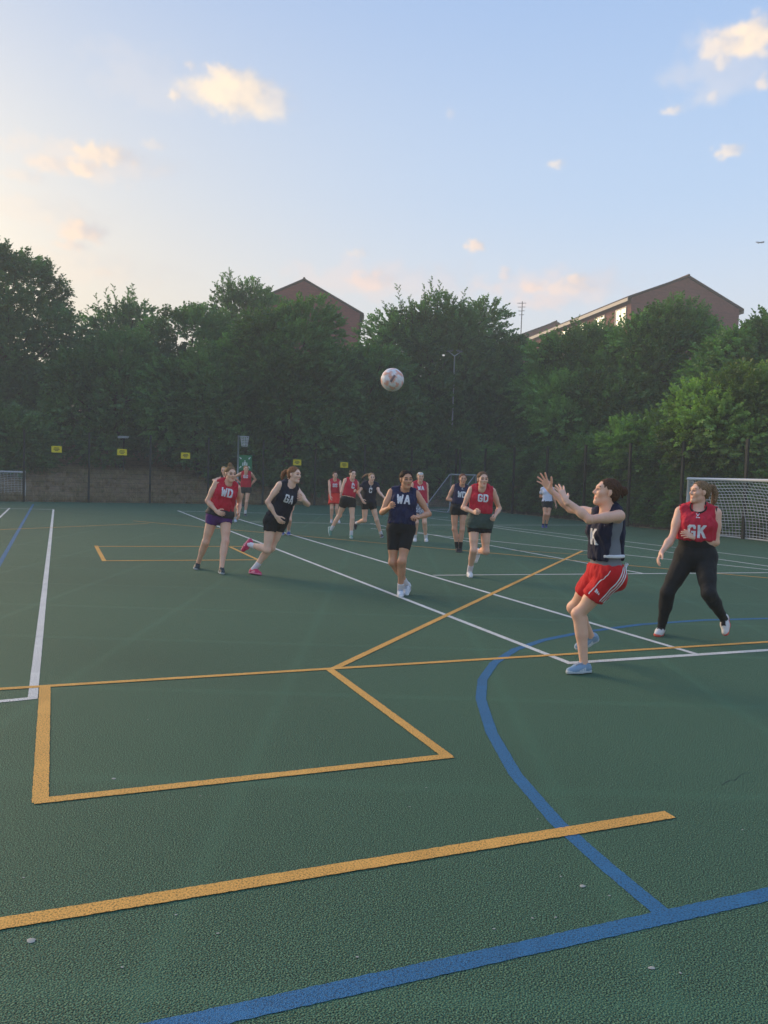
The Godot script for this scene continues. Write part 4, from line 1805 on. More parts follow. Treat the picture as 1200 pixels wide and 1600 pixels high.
# ------------------------------------------------------------------ ball
func make_ball() -> void:
	var b := thing("netball", "worn white and orange netball in the air", "ball", V(0.043,2.502,-7.55))
	b.basis = Basis(V(.3, .8, .5).normalized(), .9)
	var R := .112
	var core := SphereMesh.new()
	core.radius = R - .004
	core.height = (R - .004) * 2
	part("core", core, mat("ball seam", Color(.42, .37, .34), .9), b)
	var n := FastNoiseLite.new()
	n.seed = 21
	n.frequency = 13.0
	var axes := [Basis(), Basis(Vector3.RIGHT, PI / 2), Basis(Vector3.RIGHT, PI), Basis(Vector3.RIGHT, -PI / 2), Basis(Vector3.BACK, PI / 2) * Basis(Vector3.UP, PI / 2), Basis(Vector3.BACK, -PI / 2) * Basis(Vector3.UP, PI / 2)]
	for f in 6:
		for s in 3:
			var st := start()
			st.set_smooth_group(0)
			var N := 9
			var x0 := -1.0 + s * 2.0 / 3.0
			var x1 := x0 + 2.0 / 3.0
			var pt := func(i: int, j: int) -> Vector3:
				var u := lerpf(x0, x1, float(i) / N)
				var v := lerpf(-1, 1, float(j) / N)
				var d: Vector3 = axes[f] * Vector3(tan(u * PI / 4), 1, tan(v * PI / 4)).normalized()
				var e := minf(minf(float(i), float(N - i)), minf(float(j), float(N - j)))
				return d * (R - .0035 * exp(-e * 1.6))
			for i in N:
				for j in N:
					for e in [[i, j], [i + 1, j], [i + 1, j + 1], [i, j], [i + 1, j + 1], [i, j + 1]]:
						var p: Vector3 = pt.call(e[0], e[1])
						var k := n.get_noise_3dv(p * 1.1)
						var c := Color(.86, .80, .78)
						if k > .06:
							c = c.lerp(Color(.84, .36, .22), clampf((k - .06) * 6.0, 0, .85))
						var k2 := n.get_noise_3dv(p * 4.0 + V(3, 3, 3))
						c *= 1.0 + k2 * .18
						st.set_color(c)
						st.add_vertex(p)
			part("panel", done(st), mat("ball rubber", Color.WHITE, .65, {"vertex_color_use_as_albedo": true, "normal_enabled": true, "normal_texture": cloth_normal, "uv1_triplanar": true, "uv1_scale": Vector3.ONE * 12}), b)
	# worn grey print running up the front
	var lp := start()
	var inv := b.basis.inverse()
	for k in 7:
		var t := (k - 3) * .010
		var c := (V(.022, 0, 1.0) + V(t * 5.2, t * 8.5, 0)).normalized()
		var up := V(.85, -.5, 0)
		var q := c * (R + .0015)
		var rr := c.cross(up).normalized() * .0035
		var uu := up * .011
		quad(lp, inv * (q - rr - uu), inv * (q - rr + uu), inv * (q + rr + uu), inv * (q + rr - uu))
	part("worn_print", done(lp), mat("ball print", Color(.38, .38, .42), .7), b, "stuff")

# ------------------------------------------------------------------ sky
const SUN_AZ := -50.0
const SUN_EL := 6.0

func sky_base(az: float, el: float) -> Color:
	var e := clampf(el / 40.0, 0, 1)
	var sd := Vector3(sin(deg_to_rad(SUN_AZ)) * cos(deg_to_rad(4)), sin(deg_to_rad(4)), cos(deg_to_rad(SUN_AZ)) * cos(deg_to_rad(4)))
	var d := Vector3(sin(deg_to_rad(az)) * cos(deg_to_rad(el)), sin(deg_to_rad(el)), cos(deg_to_rad(az)) * cos(deg_to_rad(el)))
	var ang := rad_to_deg(acos(clampf(sd.dot(d), -1, 1)))
	var zen := Color(.455, .56, .71).srgb_to_linear()
	var mid := Color(.575, .66, .76).srgb_to_linear()
	var hor := Color(.735, .735, .735).srgb_to_linear()
	var c := hor.lerp(mid, smoothstep(0.05, .5, e)).lerp(zen, smoothstep(.3, .95, e))
	c = c.lerp(Color(.44, .57, .78).srgb_to_linear(), smoothstep(40.0, 90.0, el))
	var warm := Color(.855, .77, .625).srgb_to_linear()
	var dz := absf(fposmod(az - SUN_AZ + 180.0, 360.0) - 180.0)
	var gl := exp(-pow(sqrt(pow(dz * .78, 2.0) + pow(maxf(el - 3.0, 0.0) * 1.4, 2.0)) / 33.0, 2.0))
	c = c.lerp(warm, gl * .92)
	var aur := exp(-pow(ang / 17.0, 2.0)) * .8
	c += Color(aur, aur * .85, aur * .55)
	if el < 0:
		c = c * (1.0 - .75 * clampf(-el / 12.0, 0, 1))
	c.a = 1
	return c

func make_sky() -> PanoramaSkyMaterial:
	var W := 256
	var H := 128
	var K := 12
	var im := Image.create(W + 16, H, false, Image.FORMAT_RGBAF)
	for y in H:
		for x in W + 16:
			var az := (x - 8 + .5) / W * 360.0
			if az > 180.0:
				az -= 360.0
			var el := 90.0 - (y + .5) / H * 180.0
			im.set_pixel(x, y, sky_base(az, el))
	im.resize((W + 16) * K, H * K, Image.INTERPOLATE_CUBIC)
	im = im.get_region(Rect2i(8 * K, 0, W * K, H * K))
	# clouds: azimuth, elevation, half width, half height (degrees), strength, seed, greyness of the far side
	var n := FastNoiseLite.new()
	n.fractal_octaves = 5
	n.frequency = .10
	var list := [[-11.39, 24.62, 3.80, 1.73, 1.0, 11, 0.0], [-15.56, 24.25, 0.58, 0.40, 0.7, 3, 0.1], [-12.21, 25.90, 1.51, 0.45, 0.6, 4, 0.1], [-14.48, 25.91, 0.49, 0.27, 0.35, 5, 0.2], [-8.84, 24.49, 2.03, 1.38, 0.5, 19, 0.0], [-19.97, 20.11, 2.49, 0.79, 0.95, 7, 0.15], [-21.38, 19.19, 1.39, 0.70, 0.9, 8, 0.2], [-23.55, 19.01, 1.85, 0.60, 0.55, 9, 0.3], [-16.87, 21.10, 1.02, 0.39, 0.3, 10, 0.2], [-24.89, 18.15, 1.64, 0.47, 0.3, 31, 0.3], [-21.46, 15.33, 2.12, 0.90, 0.95, 12, 0.3], [-22.13, 14.33, 1.42, 0.36, 0.6, 13, 0.3], [-19.88, 12.98, 0.86, 0.33, 0.3, 30, 0.3], [24.01, 27.00, 2.24, 1.30, 1.0, 14, 0.1], [21.91, 26.85, 1.78, 0.87, 0.65, 15, 0.1], [22.08, 25.97, 0.71, 0.55, 0.5, 16, 0.1], [24.72, 24.52, 0.50, 0.53, 0.6, 17, 0.2], [21.66, 24.25, 0.44, 0.48, 0.4, 18, 0.1], [19.17, 23.76, 0.81, 0.33, 0.55, 20, 0.1], [22.82, 20.99, 1.18, 0.51, 0.65, 21, 0.1], [11.55, 21.16, 0.72, 0.36, 0.55, 22, 0.1], [3.89, 24.26, 0.41, 0.37, 0.2, 23, 0.2], [6.08, 16.12, 0.87, 0.51, 0.85, 24, 0.45], [-1.42, 13.65, 2.03, 0.94, 0.55, 25, 0.8], [-2.41, 15.54, 1.07, 0.38, 0.35, 26, 0.4], [8.26, 14.21, 0.57, 0.64, 0.4, 27, 0.8], [10.10, 13.47, 1.03, 0.50, 0.6, 28, 0.7], [13.19, 13.87, 1.01, 0.44, 0.75, 29, 0.5], [12.78, 13.29, 2.75, 0.62, 0.5, 33, 0.5], [11.04, 12.25, 2.77, 0.63, 0.25, 34, 0.9], [0.44, 13.70, 9.21, 1.60, 0.22, 41, 1.0], [12.33, 13.30, 6.89, 1.52, 0.3, 42, 0.9], [-21.31, 13.02, 7.15, 1.39, 0.2, 43, 0.3], [-20.57, 19.58, 6.60, 1.41, 0.3, 44, 0.3], [-23.72, 16.26, 4.95, 1.19, 0.2, 45, 0.3], [-16.08, 24.79, 5.77, 2.18, 0.12, 46, 0.1], [22.18, 25.55, 3.95, 2.37, 0.22, 47, 0.1]
	]
	var ppd := W * K / 360.0
	for q in list:
		var cx := int(fposmod(q[0], 360.0) * ppd)
		var cy := int((90.0 - q[1]) * ppd)
		var hw := int(q[2] * ppd * 1.7) + 4
		var hh := int(q[3] * ppd * 2.0) + 4
		n.seed = q[5]
		for y in range(-hh, hh + 1):
			for x in range(-hw, hw + 1):
				var u: float = x / (q[2] * ppd)
				var v: float = y / (q[3] * ppd)
				var fr := 1.6 / minf(q[3], 2.4)
				var nn := n.get_noise_2d(x / ppd * fr * 4.2, y / ppd * fr * 6.0)
				var n2 := n.get_noise_2d(x / ppd * fr * 20.0 + 90.0, y / ppd * fr * 20.0)
				var rr := sqrt(u * u + v * v)
				var flat_: float = .12 * maxf(0.0, v)
				var dens: float = 1.12 - rr + nn * (.34 if q[2] > 3.0 and q[4] > .9 else .55) + n2 * .12 - flat_
				dens = smoothstep(.02, .72 + .3 * clampf(u, 0, 1), dens) * q[4]
				if dens <= .002:
					continue
				var px := posmod(cx + x, W * K)
				var old := im.get_pixel(px, cy + y)
				var lit: float = clampf(.62 - u * .62 + v * .22 + nn * .4, 0, 1)
				var bright := Color(.82, .755, .675).srgb_to_linear()
				var dull := Color(.58, .595, .645).srgb_to_linear()
				var pink := Color(.82, .70, .645).srgb_to_linear()
				var c := dull.lerp(bright.lerp(pink, q[6]), clampf(lit * 1.35, 0, 1))
				var m := old.lerp(c, clampf(dens, 0, 1))
				m.a = 1
				im.set_pixel(px, cy + y, m)
	var ps := PanoramaSkyMaterial.new()
	ps.panorama = ImageTexture.create_from_image(im)
	return ps

# ------------------------------------------------------------------ everything
func _ready() -> void:
	# camera: a phone held upright at eye height, tipped a little down and to the side
	var cam := Camera3D.new()
	cam.name = "camera"
	cam.fov = 66.6530
	cam.near = .1
	cam.far = 6000.0
	cam.transform = Transform3D(Basis(Vector3(0.999564,0.029482,-0.001441), Vector3(-0.029517,0.998372,-0.048799), Vector3(0.000000,0.048820,0.998808)), Vector3(0, 1.5950, 0))
	add_child(cam)
	cam.current = true
	# sky and exposure
	var env := Environment.new()
	env.background_mode = Environment.BG_SKY
	var sky := Sky.new()
	sky.sky_material = make_sky()
	env.sky = sky
	env.background_energy_multiplier = 1.0
	env.tonemap_mode = Environment.TONE_MAPPER_LINEAR
	env.tonemap_exposure = 1.92
	# the evening haze that hangs before the trees
	env.fog_enabled = true
	env.fog_density = .003
	env.fog_light_color = Color(.94, .96, .92)
	env.sdfgi_enabled = true
	env.ssao_enabled = true
	env.ssil_enabled = true
	var we := WorldEnvironment.new()
	we.name = "world_environment"
	we.environment = env
	add_child(we)
	# the sun has sunk into the bright hazy glow over the left trees: weak, warm and very soft
	var sun := DirectionalLight3D.new()
	sun.name = "sun"
	sun.light_energy = .7
	sun.light_color = Color(1.0, .86, .68)
	sun.light_angular_distance = 28.0
	sun.shadow_enabled = true
	var az := deg_to_rad(SUN_AZ)
	var el := deg_to_rad(SUN_EL + 12.0)
	var to_sun := Vector3(sin(az) * cos(el), sin(el), -cos(az) * cos(el))
	add_child(sun)
	sun.look_at_from_position(Vector3.ZERO, -to_sun, Vector3.UP)

	fold.seed = 4
	fold.frequency = 16.0
	fold.fractal_octaves = 3
	strand.seed = 8
	strand.frequency = 95.0
	strand.fractal_octaves = 2
	rough.seed = 3
	rough.frequency = .02
	rng.seed = 1
	cloth_normal = noise_tex(256, .2, FastNoiseLite.TYPE_CELLULAR, [], 1, 2, 2.0)
	grain_normal = noise_tex(1024, .17, FastNoiseLite.TYPE_SIMPLEX_SMOOTH, [], 2, 6, 5.0)

	# the place
	make_court()
	paint("white", 0.062, [Vector2(-2.347,-5.214), Vector2(-11.661,-27.429)])
	paint("white", 0.06, [Vector2(-2.826,-4.978), Vector2(-2.327,-5.239)])
	paint("white", 0.065, [Vector2(1.647,-6.704), Vector2(-7.676,-28.966)])
	paint("white", 0.065, [Vector2(2.959,-7.194), Vector2(-5.172,-26.189)])
	paint("white", 0.075, [Vector2(1.616,-6.688), Vector2(4.541,-7.759)])
	paint("white", 0.08, [Vector2(-14.545,-26.77), Vector2(-11.661,-27.429)])
	paint("white", 0.08, [Vector2(-7.635,-28.707), Vector2(2.464,-29.814)])
	paint("white", 0.06, [Vector2(0.817,-12.379), Vector2(7.869,-14.39)])
	paint("white", 0.06, [Vector2(-0.425,-24.829), Vector2(4.548,-13.409)])
	paint("white", 0.065, [Vector2(1.017,-30.191), Vector2(8.842,-16.106)])
	paint("white", 0.065, [Vector2(3.129,-25.49), Vector2(7.896,-14.639)])
	paint("white", 0.065, [Vector2(-0.366,-22.586), Vector2(7.536,-14.409)])
	paint("white", 0.075, [Vector2(-4.121,-23.889), Vector2(-0.191,-24.621)])
	paint("white", 0.075, [Vector2(1.237,-24.8), Vector2(7.515,-27.624)])
	paint("white", 0.06, [Vector2(-13.204,-27.42), Vector2(-8.198,-15.566)])
	paint("yellow", 0.06, [Vector2(-3.043,-5.276), Vector2(4.796,-8.175)])
	paint("yellow", 0.066, [Vector2(-0.368,-6.265), Vector2(4.472,-17.4)])
	paint("yellow", 0.074, [Vector2(-2.392,-5.512), Vector2(-1.58,-3.598)])
	paint("yellow", 0.066, [Vector2(-1.609,-3.603), Vector2(0.428,-4.366)])
	paint("yellow", 0.066, [Vector2(-0.396,-6.22), Vector2(0.404,-4.349)])
	paint("yellow", 0.078, [Vector2(-1.502,-2.535), Vector2(1.416,-3.666)])
	paint("yellow", 0.075, [Vector2(-5.67,-15.264), Vector2(-2.679,-16.212)])
	paint("yellow", 0.07, [Vector2(-5.693,-15.393), Vector2(-4.647,-12.948)])
	paint("yellow", 0.075, [Vector2(-4.692,-12.984), Vector2(-2.206,-13.794)])
	paint("yellow", 0.06, [Vector2(-3.131,-15.928), Vector2(-2.236,-13.838)])
	paint("yellow", 0.06, [Vector2(-9.459,-17.959), Vector2(-6.625,-21.953)])
	paint("yellow", 0.055, [Vector2(-7.35,-22.796), Vector2(7.083,-13.027)])
	paint("yellow", 0.04, [Vector2(2.837,-17.054), Vector2(4.503,-16.449)])
	paint("seam", 0.012, [Vector2(-5.977,-11.533), Vector2(-0.831,-12.995)])
	paint("blue", 0.078, [Vector2(-0.752,-2.075), Vector2(1.931,-3.116)])
	paint("blue", 0.07, [Vector2(-13.752,-30.483), Vector2(-4.444,-8.443)])
	paint("blue", 0.075, [Vector2(1.076,-2.807), Vector2(0.959,-3.158), Vector2(0.846,-3.549), Vector2(0.748,-4.121), Vector2(0.712,-4.793), Vector2(0.735,-5.53), Vector2(0.815,-6.062), Vector2(0.984,-6.623), Vector2(1.257,-7.171), Vector2(1.621,-7.641), Vector2(2.114,-8.087), Vector2(2.893,-8.622), Vector2(3.773,-9.027), Vector2(4.638,-9.265), Vector2(5.469,-9.377)])
	make_bank()
	make_fence("fence", "dark green mesh fence running across behind the far end of the court", FAR_A, FAR_D, -22.68, 20.16, 2.88, 0)
	make_fence("fence", "dark green mesh fence running down the right side behind the goal", SIDE_A, -SIDE_D, -12.6, 22.68, 2.82, 0)
	block("brick_block", "red brick gable with a pitched roof rising above the trees left of the ball", V(-13.543,16.437,-74) * V(1, 0, 1), V(-2.917,17.159,-76) * V(1, 0, 1), V(-2, 0, -24), 17.0, 19.7, [], Color(1.0, .74, .74))
	block("brick_block", "long brick block with a pitched roof and lit windows rising above the right trees", V(21.41,17.982,-70) * V(1, 0, 1), V(32.564,17.68,-73.5) * V(1, 0, 1), V(-4.8, 0, -21), 17.9, 20.2, [[1.7, 16.4, 1.9, 1.5], [5.6, 16.4, 1.9, 1.5], [9.2, 16.4, 1.9, 1.5], [13.0, 16.4, 1.9, 1.5], [16.8, 16.4, 1.9, 1.5], [1.7, 13.4, 1.9, 1.5], [5.6, 13.4, 1.9, 1.5], [9.2, 13.4, 1.9, 1.5], [13.0, 13.4, 1.9, 1.5]], Color(1.0, .92, .92))
	block("brick_block", "low brick gable end seen small beside the roof aerial", V(16.924,19.903,-104) * V(1, 0, 1), V(27.85,20.908,-108) * V(1, 0, 1), V(-3, 0, -16), 20.2, 22.6, [], Color(1.0, .85, .85))
	var ab: Vector3 = V(17.164,20.154,-103)
	var at_: Vector3 = V(17.245,24.63,-103)
	var ae := thing("roof_aerial", "thin roof aerial standing above the dip in the treeline", "aerial", V(ab.x, 0, ab.z))
	var grey := mat("aerial grey", Color(.42, .42, .44), .6)
	part("mast", tube([V(0, 0, 0), V(0, 12, 0), V(.1, at_.y, 0)], [.16, .1, .06], 6), grey, ae)
	for k in 4:
		part("rod", tube([V(-.55 + k * .08, at_.y - .25 - k * .5, 0), V(.6 - k * .08, at_.y - .2 - k * .5, 0)], [.04, .04], 5), grey, ae)
	make_sprays()
	tree("tall_tree", V(-21.707,7.522,-44), V(4.02,6.548,3.2), 8500, [26,0.9,1.9,0.5], 0, "tall airy tree at the far left edge with drooping side branches")
	tree("leggy_tree", V(-16.243,8.361,-48), V(2.739,3.298,1.9), 1300, [20,1.3,2.6,1.0], 1, "sparse upright tree against the bright sky beside the tall far left tree")
	tree("round_tree", V(-11.405,6.532,-44), V(2.64,4.53,2.4), 3000, [8,0.5,1.0,0.8], 0, "round-topped tree between the sparse upright tree and the feathery one")
	tree("feathery_tree", V(-8.731,7.994,-47), V(2.338,5.093,2.2), 2600, [30,1.2,2.3,1.3], 1, "feathery tree with upright shoots rising just left of the left brick gable")
	tree("broad_tree", V(-4.983,4.896,-40), V(3.842,5.073,3), 7000, [12,0.5,1.0,0.7], 0, "broad dark tree in front of the left brick gable")
	tree("bank_tree", V(-14.329,4.942,-41), V(3.269,3.584,2.6), 3600, [8,0.5,1.1,0.7], 0, "dark tree on the brown bank above the yellow signs")
	tree("low_tree", V(-9.677,4.378,-39.5), V(2.908,3.215,2.2), 3300, [6,0.4,0.9,0.7], 0, "low dark tree at the right end of the brown bank")
	tree("conical_tree", V(2.186,6.241,-45), V(3.857,6.426,2.8), 7500, [34,1.0,2.0,1.2], 1, "big conical tree in the middle behind the flying ball")
	tree("slender_tree", V(5.352,7.699,-47), V(1.763,4.374,1.8), 1500, [12,0.8,1.5,1.1], 1, "slender tree right of the big conical tree above the lamp post")
	tree("dark_tree", V(-1.117,4.131,-42), V(3.213,4.62,2.4), 3900, [6,0.4,0.9,0.7], 0, "dark low tree behind the far group of running players")
	tree("dark_tree", V(5.118,3.957,-45), V(3.406,4.403,2.2), 3200, [6,0.4,0.9,0.7], 0, "dark tree around the foot of the lamp post")
	tree("short_tree", V(7.235,5.842,-46), V(1.972,4.016,2.2), 2300, [8,0.6,1.2,1.0], 1, "short tree under the roof aerial in the dip of the treeline")
	tree("spreading_tree", V(10.126,5.469,-40), V(2.776,4.546,2.8), 4300, [14,0.6,1.3,0.9], 2, "spreading tree hiding the long eaves of the right brick block")
	tree("bushy_tree", V(13.048,6.32,-37), V(2.518,4.013,2.6), 4200, [18,0.6,1.4,1.0], 2, "bushy tree in front of the right brick gable")
	tree("bushy_tree", V(15.604,5.406,-33), V(2.691,3.343,2.6), 4300, [12,0.5,1.1,0.9], 2, "tree at the right edge beside the brick gable")
	tree("green_tree", V(10.11,3.711,-37), V(3.405,3.619,2.4), 3900, [6,0.4,0.9,0.7], 2, "mid green tree standing over the ivy hedge on the right")
	tree("pale_bush", V(11.831,3.301,-26), V(2.338,1.779,2), 3600, [14,0.3,0.7,0.8], 3, "pale yellow-green bush above the right goal")
	tree("pale_bush", V(10.03,2.504,-29.5), V(1.631,1.326,1.5), 1700, [6,0.3,0.6,0.8], 4, "mid green bush left of the pale yellow-green bush")
	tree("dark_tree", V(-25.753,4.929,-50), V(4.706,4.886,2.5), 4200, [0,0.5,0.9,0.7], 0, "dark lower tree filling in behind the tall far left tree")
	tree("dark_tree", V(-19.757,4.837,-52), V(5.108,3.812,2.5), 4200, [0,0.5,0.9,0.7], 0, "dark tree behind the bank between the tall left tree and the round-topped tree")
	tree("dark_tree", V(-10.83,5.519,-52), V(5.103,5.077,2.5), 4200, [0,0.5,0.9,0.7], 1, "dark tree behind the feathery tree left of the left brick gable")
	tree("dark_tree", V(-1.456,5.05,-52), V(5.104,4.764,2.5), 4500, [0,0.5,0.9,0.7], 1, "dark tree behind the ball's left side below the left brick gable")
	tree("dark_tree", V(6.213,5.525,-54), V(4.635,5.054,2.5), 4200, [0,0.5,0.9,0.7], 1, "dark tree behind the lamp post")
	tree("dark_tree", V(12.283,5.627,-50), V(4.289,4.879,2.5), 4200, [0,0.5,0.9,0.7], 2, "dark tree behind the spreading tree below the long eaves")
	tree("tall_tree", V(-35.348,6.904,-46), V(5.448,7.082,4), 4200, [10,0.9,1.9,0.5], 0, "tall tree beyond the left edge of the view, next along the treeline")
	tree("tall_tree", V(-49.445,6.496,-46), V(7.145,7.089,4), 4200, [0,0.9,1.9,0.5], 0, "tall tree beyond the left edge of the view, second along the treeline")
	tree("tall_tree", V(-66.363,6.368,-46), V(9.032,7.464,4.5), 4200, [0,0.9,1.9,0.5], 0, "tall tree beyond the left edge of the view, third along the treeline")
	tree("tall_tree", V(-84.792,6.184,-46), V(11.298,7.84,4.5), 4200, [0,0.9,1.9,0.5], 0, "tall tree beyond the left edge of the view, fourth along the treeline")
	tree("bank_shrub", V(-18.138,2.227,-37), V(2.884,1.892,1.5), 2200, [5,0.3,0.7,0.7], 0, "dark shrub on the bank behind the left goal")
	tree("bank_shrub", V(-7.124,2.114,-39.5), V(1.863,2.182,1.2), 1500, [5,0.3,0.7,0.7], 0, "dark shrub behind the netball post")
	tree("bank_shrub", V(3.604,1.849,-41.6), V(2.133,2.181,0.7), 1500, [5,0.3,0.6,0.7], 0, "dark shrub at the foot of the lamp post")
	hedge("dark ivy hedge behind the side fence around the far corner", 5.5, 13.5, 1.3, 2.5, 3600, 0)
	hedge("dark ivy hedge behind the side fence left of the tall dark post", -.5, 5.5, 1.4, 2.7, 3600, 2)
	hedge("ivy hedge behind the side fence and the right goal", -8.5, -.5, 1.4, 2.3, 3600, 2)
	make_lamps()
	make_signs()
	# three small goals
	var side3 := V(-SIDE_D.x, 0, -SIDE_D.y)
	var out3 := V(FAR_D.x, 0, FAR_D.y)
	make_goal("white goal with a full net against the side fence at the right edge", V(9.308,-0.008,-23.9) * V(1, 0, 1), side3, out3, 3.66, 1.72, .75, .12, .045, .12, .009)
	make_goal("small white goal in the far left corner before the bank", V(-15.269,0.034,-33) * V(1, 0, 1), -out3, V(SIDE_D.x, 0, SIDE_D.y), 2.4, 1.22, .9, .25, .04, .13, .006)
	make_goal("white goal with slanting stays in the far corner behind the navy WD player", V(4.038,0.109,-34.6) * V(1, 0, 1), -side3 * 1.0, -out3 * .95 + side3 * .31, 2.4, 1.66, 1.75, .1, .035, .17, .0028)
	make_netball_post()
	make_debris()
	make_crack()
	make_aircraft()
	make_ball()

	# the players
	pose["player_standing_behind"] = {"at": V(-4.581,0,-23.632), "H": 1.76, "yp": 0, "yc": -10, "hy": 0, "hp": 0,
		"ankleR": V(-0.067,0.083,0), "ankleL": V(0.067,0.083,0), "pelvis": V(-0.104,0.87,0.2), "neck": V(-0.202,1.388,0.2), "shoulderR": V(-0.358,1.32,0.17), "shoulderL": V(-0.032,1.382,0.23), "hipR": V(-0.192,0.87,0.2), "hipL": V(-0.017,0.87,0.2),
		"kneeR": V(-0.081,0.447,0.212), "toeR": V(-0.032,0.032,0.178), "kneeL": V(0.068,0.442,0.222), "toeL": V(0.102,0.032,0.178), "elbowR": V(-0.525,1.257,0.423), "wristR": V(-0.341,1.176,0.573), "handR": V(-0.206,1.112,0.63), "elbowL": V(0.114,1.11,0.208), "wristL": V(0.011,0.902,0.304), "handL": V(-0.054,0.77,0.365), "head": V(-0.259,1.554,0.212)}
	pose["wd_red"] = {"at": V(-2.698,0,-12.105), "H": 1.76, "yp": 15, "yc": 22, "hy": 35, "hp": -4,
		"ankleR": V(-0.237,0.083,-0.229), "ankleL": V(0.237,0.083,0.229), "pelvis": V(0.118,0.864,-0.1), "neck": V(0.235,1.378,-0.1), "shoulderR": V(0.075,1.376,-0.035), "shoulderL": V(0.378,1.307,-0.165), "hipR": V(0.034,0.864,-0.077), "hipL": V(0.202,0.864,-0.123),
		"kneeR": V(-0.085,0.443,-0.07), "toeR": V(-0.226,0.032,-0.048), "kneeL": V(0.249,0.468,0.058), "toeL": V(0.293,0.032,0.401), "elbowR": V(-0.052,1.096,0.005), "wristR": V(0.117,0.938,0.101), "handR": V(0.234,0.9,0.204), "elbowL": V(0.378,1.06,-0.351), "wristL": V(0.403,0.891,-0.167), "handL": V(0.444,0.826,-0.026), "head": V(0.295,1.523,-0.021)}
	pose["gd_far"] = {"at": V(-4.939,0,-26.922), "H": 1.78, "yp": 0, "yc": 5, "hy": 15, "hp": 0,
		"ankleR": V(-0.138,0.084,0), "ankleL": V(0.138,0.084,0), "pelvis": V(0.14,0.933,0), "neck": V(0.145,1.507,0), "shoulderR": V(-0.025,1.471,0.015), "shoulderL": V(0.315,1.468,-0.015), "hipR": V(0.052,0.933,0), "hipL": V(0.229,0.933,0),
		"kneeR": V(-0.045,0.501,0), "toeR": V(-0.107,0.032,0.181), "kneeL": V(0.188,0.5,0.079), "toeL": V(0.177,0.032,0.179), "elbowR": V(-0.282,1.324,-0.087), "wristR": V(-0.094,1.157,-0.119), "handR": V(0.026,1.05,-0.139), "elbowL": V(0.428,1.271,-0.23), "wristL": V(0.28,1.067,-0.2), "handL": V(0.242,0.932,-0.119), "head": V(0.159,1.62,0.137)}
	pose["ga_navy"] = {"at": V(-1.964,0,-11.871), "H": 1.78, "yp": 42, "yc": 42, "hy": 60, "hp": 0,
		"ankleL": V(0,0.084,0), "pelvis": V(0.334,0.838,0.1), "neck": V(0.521,1.381,0.1), "shoulderR": V(0.392,1.386,0.218), "shoulderL": V(0.626,1.305,-0.018), "hipR": V(0.268,0.838,0.159), "hipL": V(0.4,0.838,0.041), "kneeR": V(0.224,0.402,0.212),
		"ankleR": V(-0.081,0.444,-0.082), "toeR": V(-0.214,0.318,-0.128), "kneeL": V(0.262,0.418,0.038), "toeL": V(0.14,0.032,0.118), "elbowR": V(0.223,1.125,0.256), "wristR": V(0.356,0.909,0.252), "handR": V(0.463,0.788,0.247), "elbowL": V(0.81,1.103,0.135), "wristL": V(0.745,1.18,0.367), "handL": V(0.736,1.202,0.527), "head": V(0.596,1.543,0.102)}
	pose["player_behind_ga"] = {"at": V(-2.45,0,-19.438), "H": 1.78, "yp": 0, "yc": 10, "hy": 20, "hp": 0,
		"ankleR": V(-0.076,0.084,0), "ankleL": V(0.076,0.084,0), "pelvis": V(0.001,0.792,0.1), "neck": V(0.039,1.324,0.1), "shoulderR": V(-0.131,1.298,0.13), "shoulderL": V(0.204,1.274,0.07), "hipR": V(-0.087,0.792,0.1), "hipL": V(0.09,0.792,0.1),
		"kneeR": V(-0.046,0.395,0.29), "toeR": V(-0.052,0.032,0.182), "kneeL": V(0.127,0.394,0.288), "toeL": V(0.101,0.032,0.182), "elbowR": V(-0.184,0.99,0.147), "wristR": V(-0.244,0.745,0.167), "handR": V(-0.282,0.588,0.18), "elbowL": V(0.231,0.982,0.179), "wristL": V(0.211,0.73,0.193), "handL": V(0.198,0.569,0.202), "head": V(0.105,1.489,0.091)}
	pose["gs_far"] = {"at": V(-1.544,0,-24.655), "H": 1.68, "yp": 5, "yc": 10, "hy": 15, "hp": 0,
		"ankleR": V(-0.113,0.079,0), "ankleL": V(0.113,0.079,0), "pelvis": V(-0.04,0.846,0), "neck": V(-0.043,1.349,0), "shoulderR": V(-0.201,1.312,0.028), "shoulderL": V(0.116,1.314,-0.028), "hipR": V(-0.123,0.846,0.007), "hipL": V(0.043,0.846,-0.007),
		"kneeR": V(-0.102,0.453,0.148), "toeR": V(-0.107,0.031,0.173), "kneeL": V(0.046,0.453,0.133), "toeL": V(0.134,0.031,0.172), "elbowR": V(-0.19,1.051,0.164), "wristR": V(-0.151,0.845,0.28), "handR": V(-0.126,0.713,0.353), "elbowL": V(0.158,1.079,0.146), "wristL": V(0.18,0.918,0.321), "handL": V(0.194,0.815,0.433), "head": V(-0.032,1.505,0.061)}
	pose["c_red"] = {"at": V(-0.787,0,-19.029), "H": 1.72, "yp": 15, "yc": 30, "hy": 25, "hp": 0,
		"ankleL": V(0,0.081,0), "pelvis": V(-0.106,0.916,-0.003), "neck": V(-0.032,1.416,-0.1), "shoulderR": V(-0.178,1.416,-0.016), "shoulderL": V(0.103,1.345,-0.171), "hipR": V(-0.189,0.916,0.019), "hipL": V(-0.023,0.916,-0.025), "kneeR": V(-0.308,0.54,-0.146),
		"ankleR": V(-0.503,0.193,-0.251), "toeR": V(-0.517,0.012,-0.235), "kneeL": V(0.017,0.492,0.018), "toeL": V(0.019,0.031,0.176), "elbowR": V(-0.258,1.125,-0.004), "wristR": V(-0.014,1.139,-0.015), "handR": V(0.088,1.184,0.095), "elbowL": V(0.121,1.14,-0.392), "wristL": V(0.067,1.092,-0.159), "handL": V(0.032,1.061,-0.009), "head": V(-0.004,1.564,-0.016)}
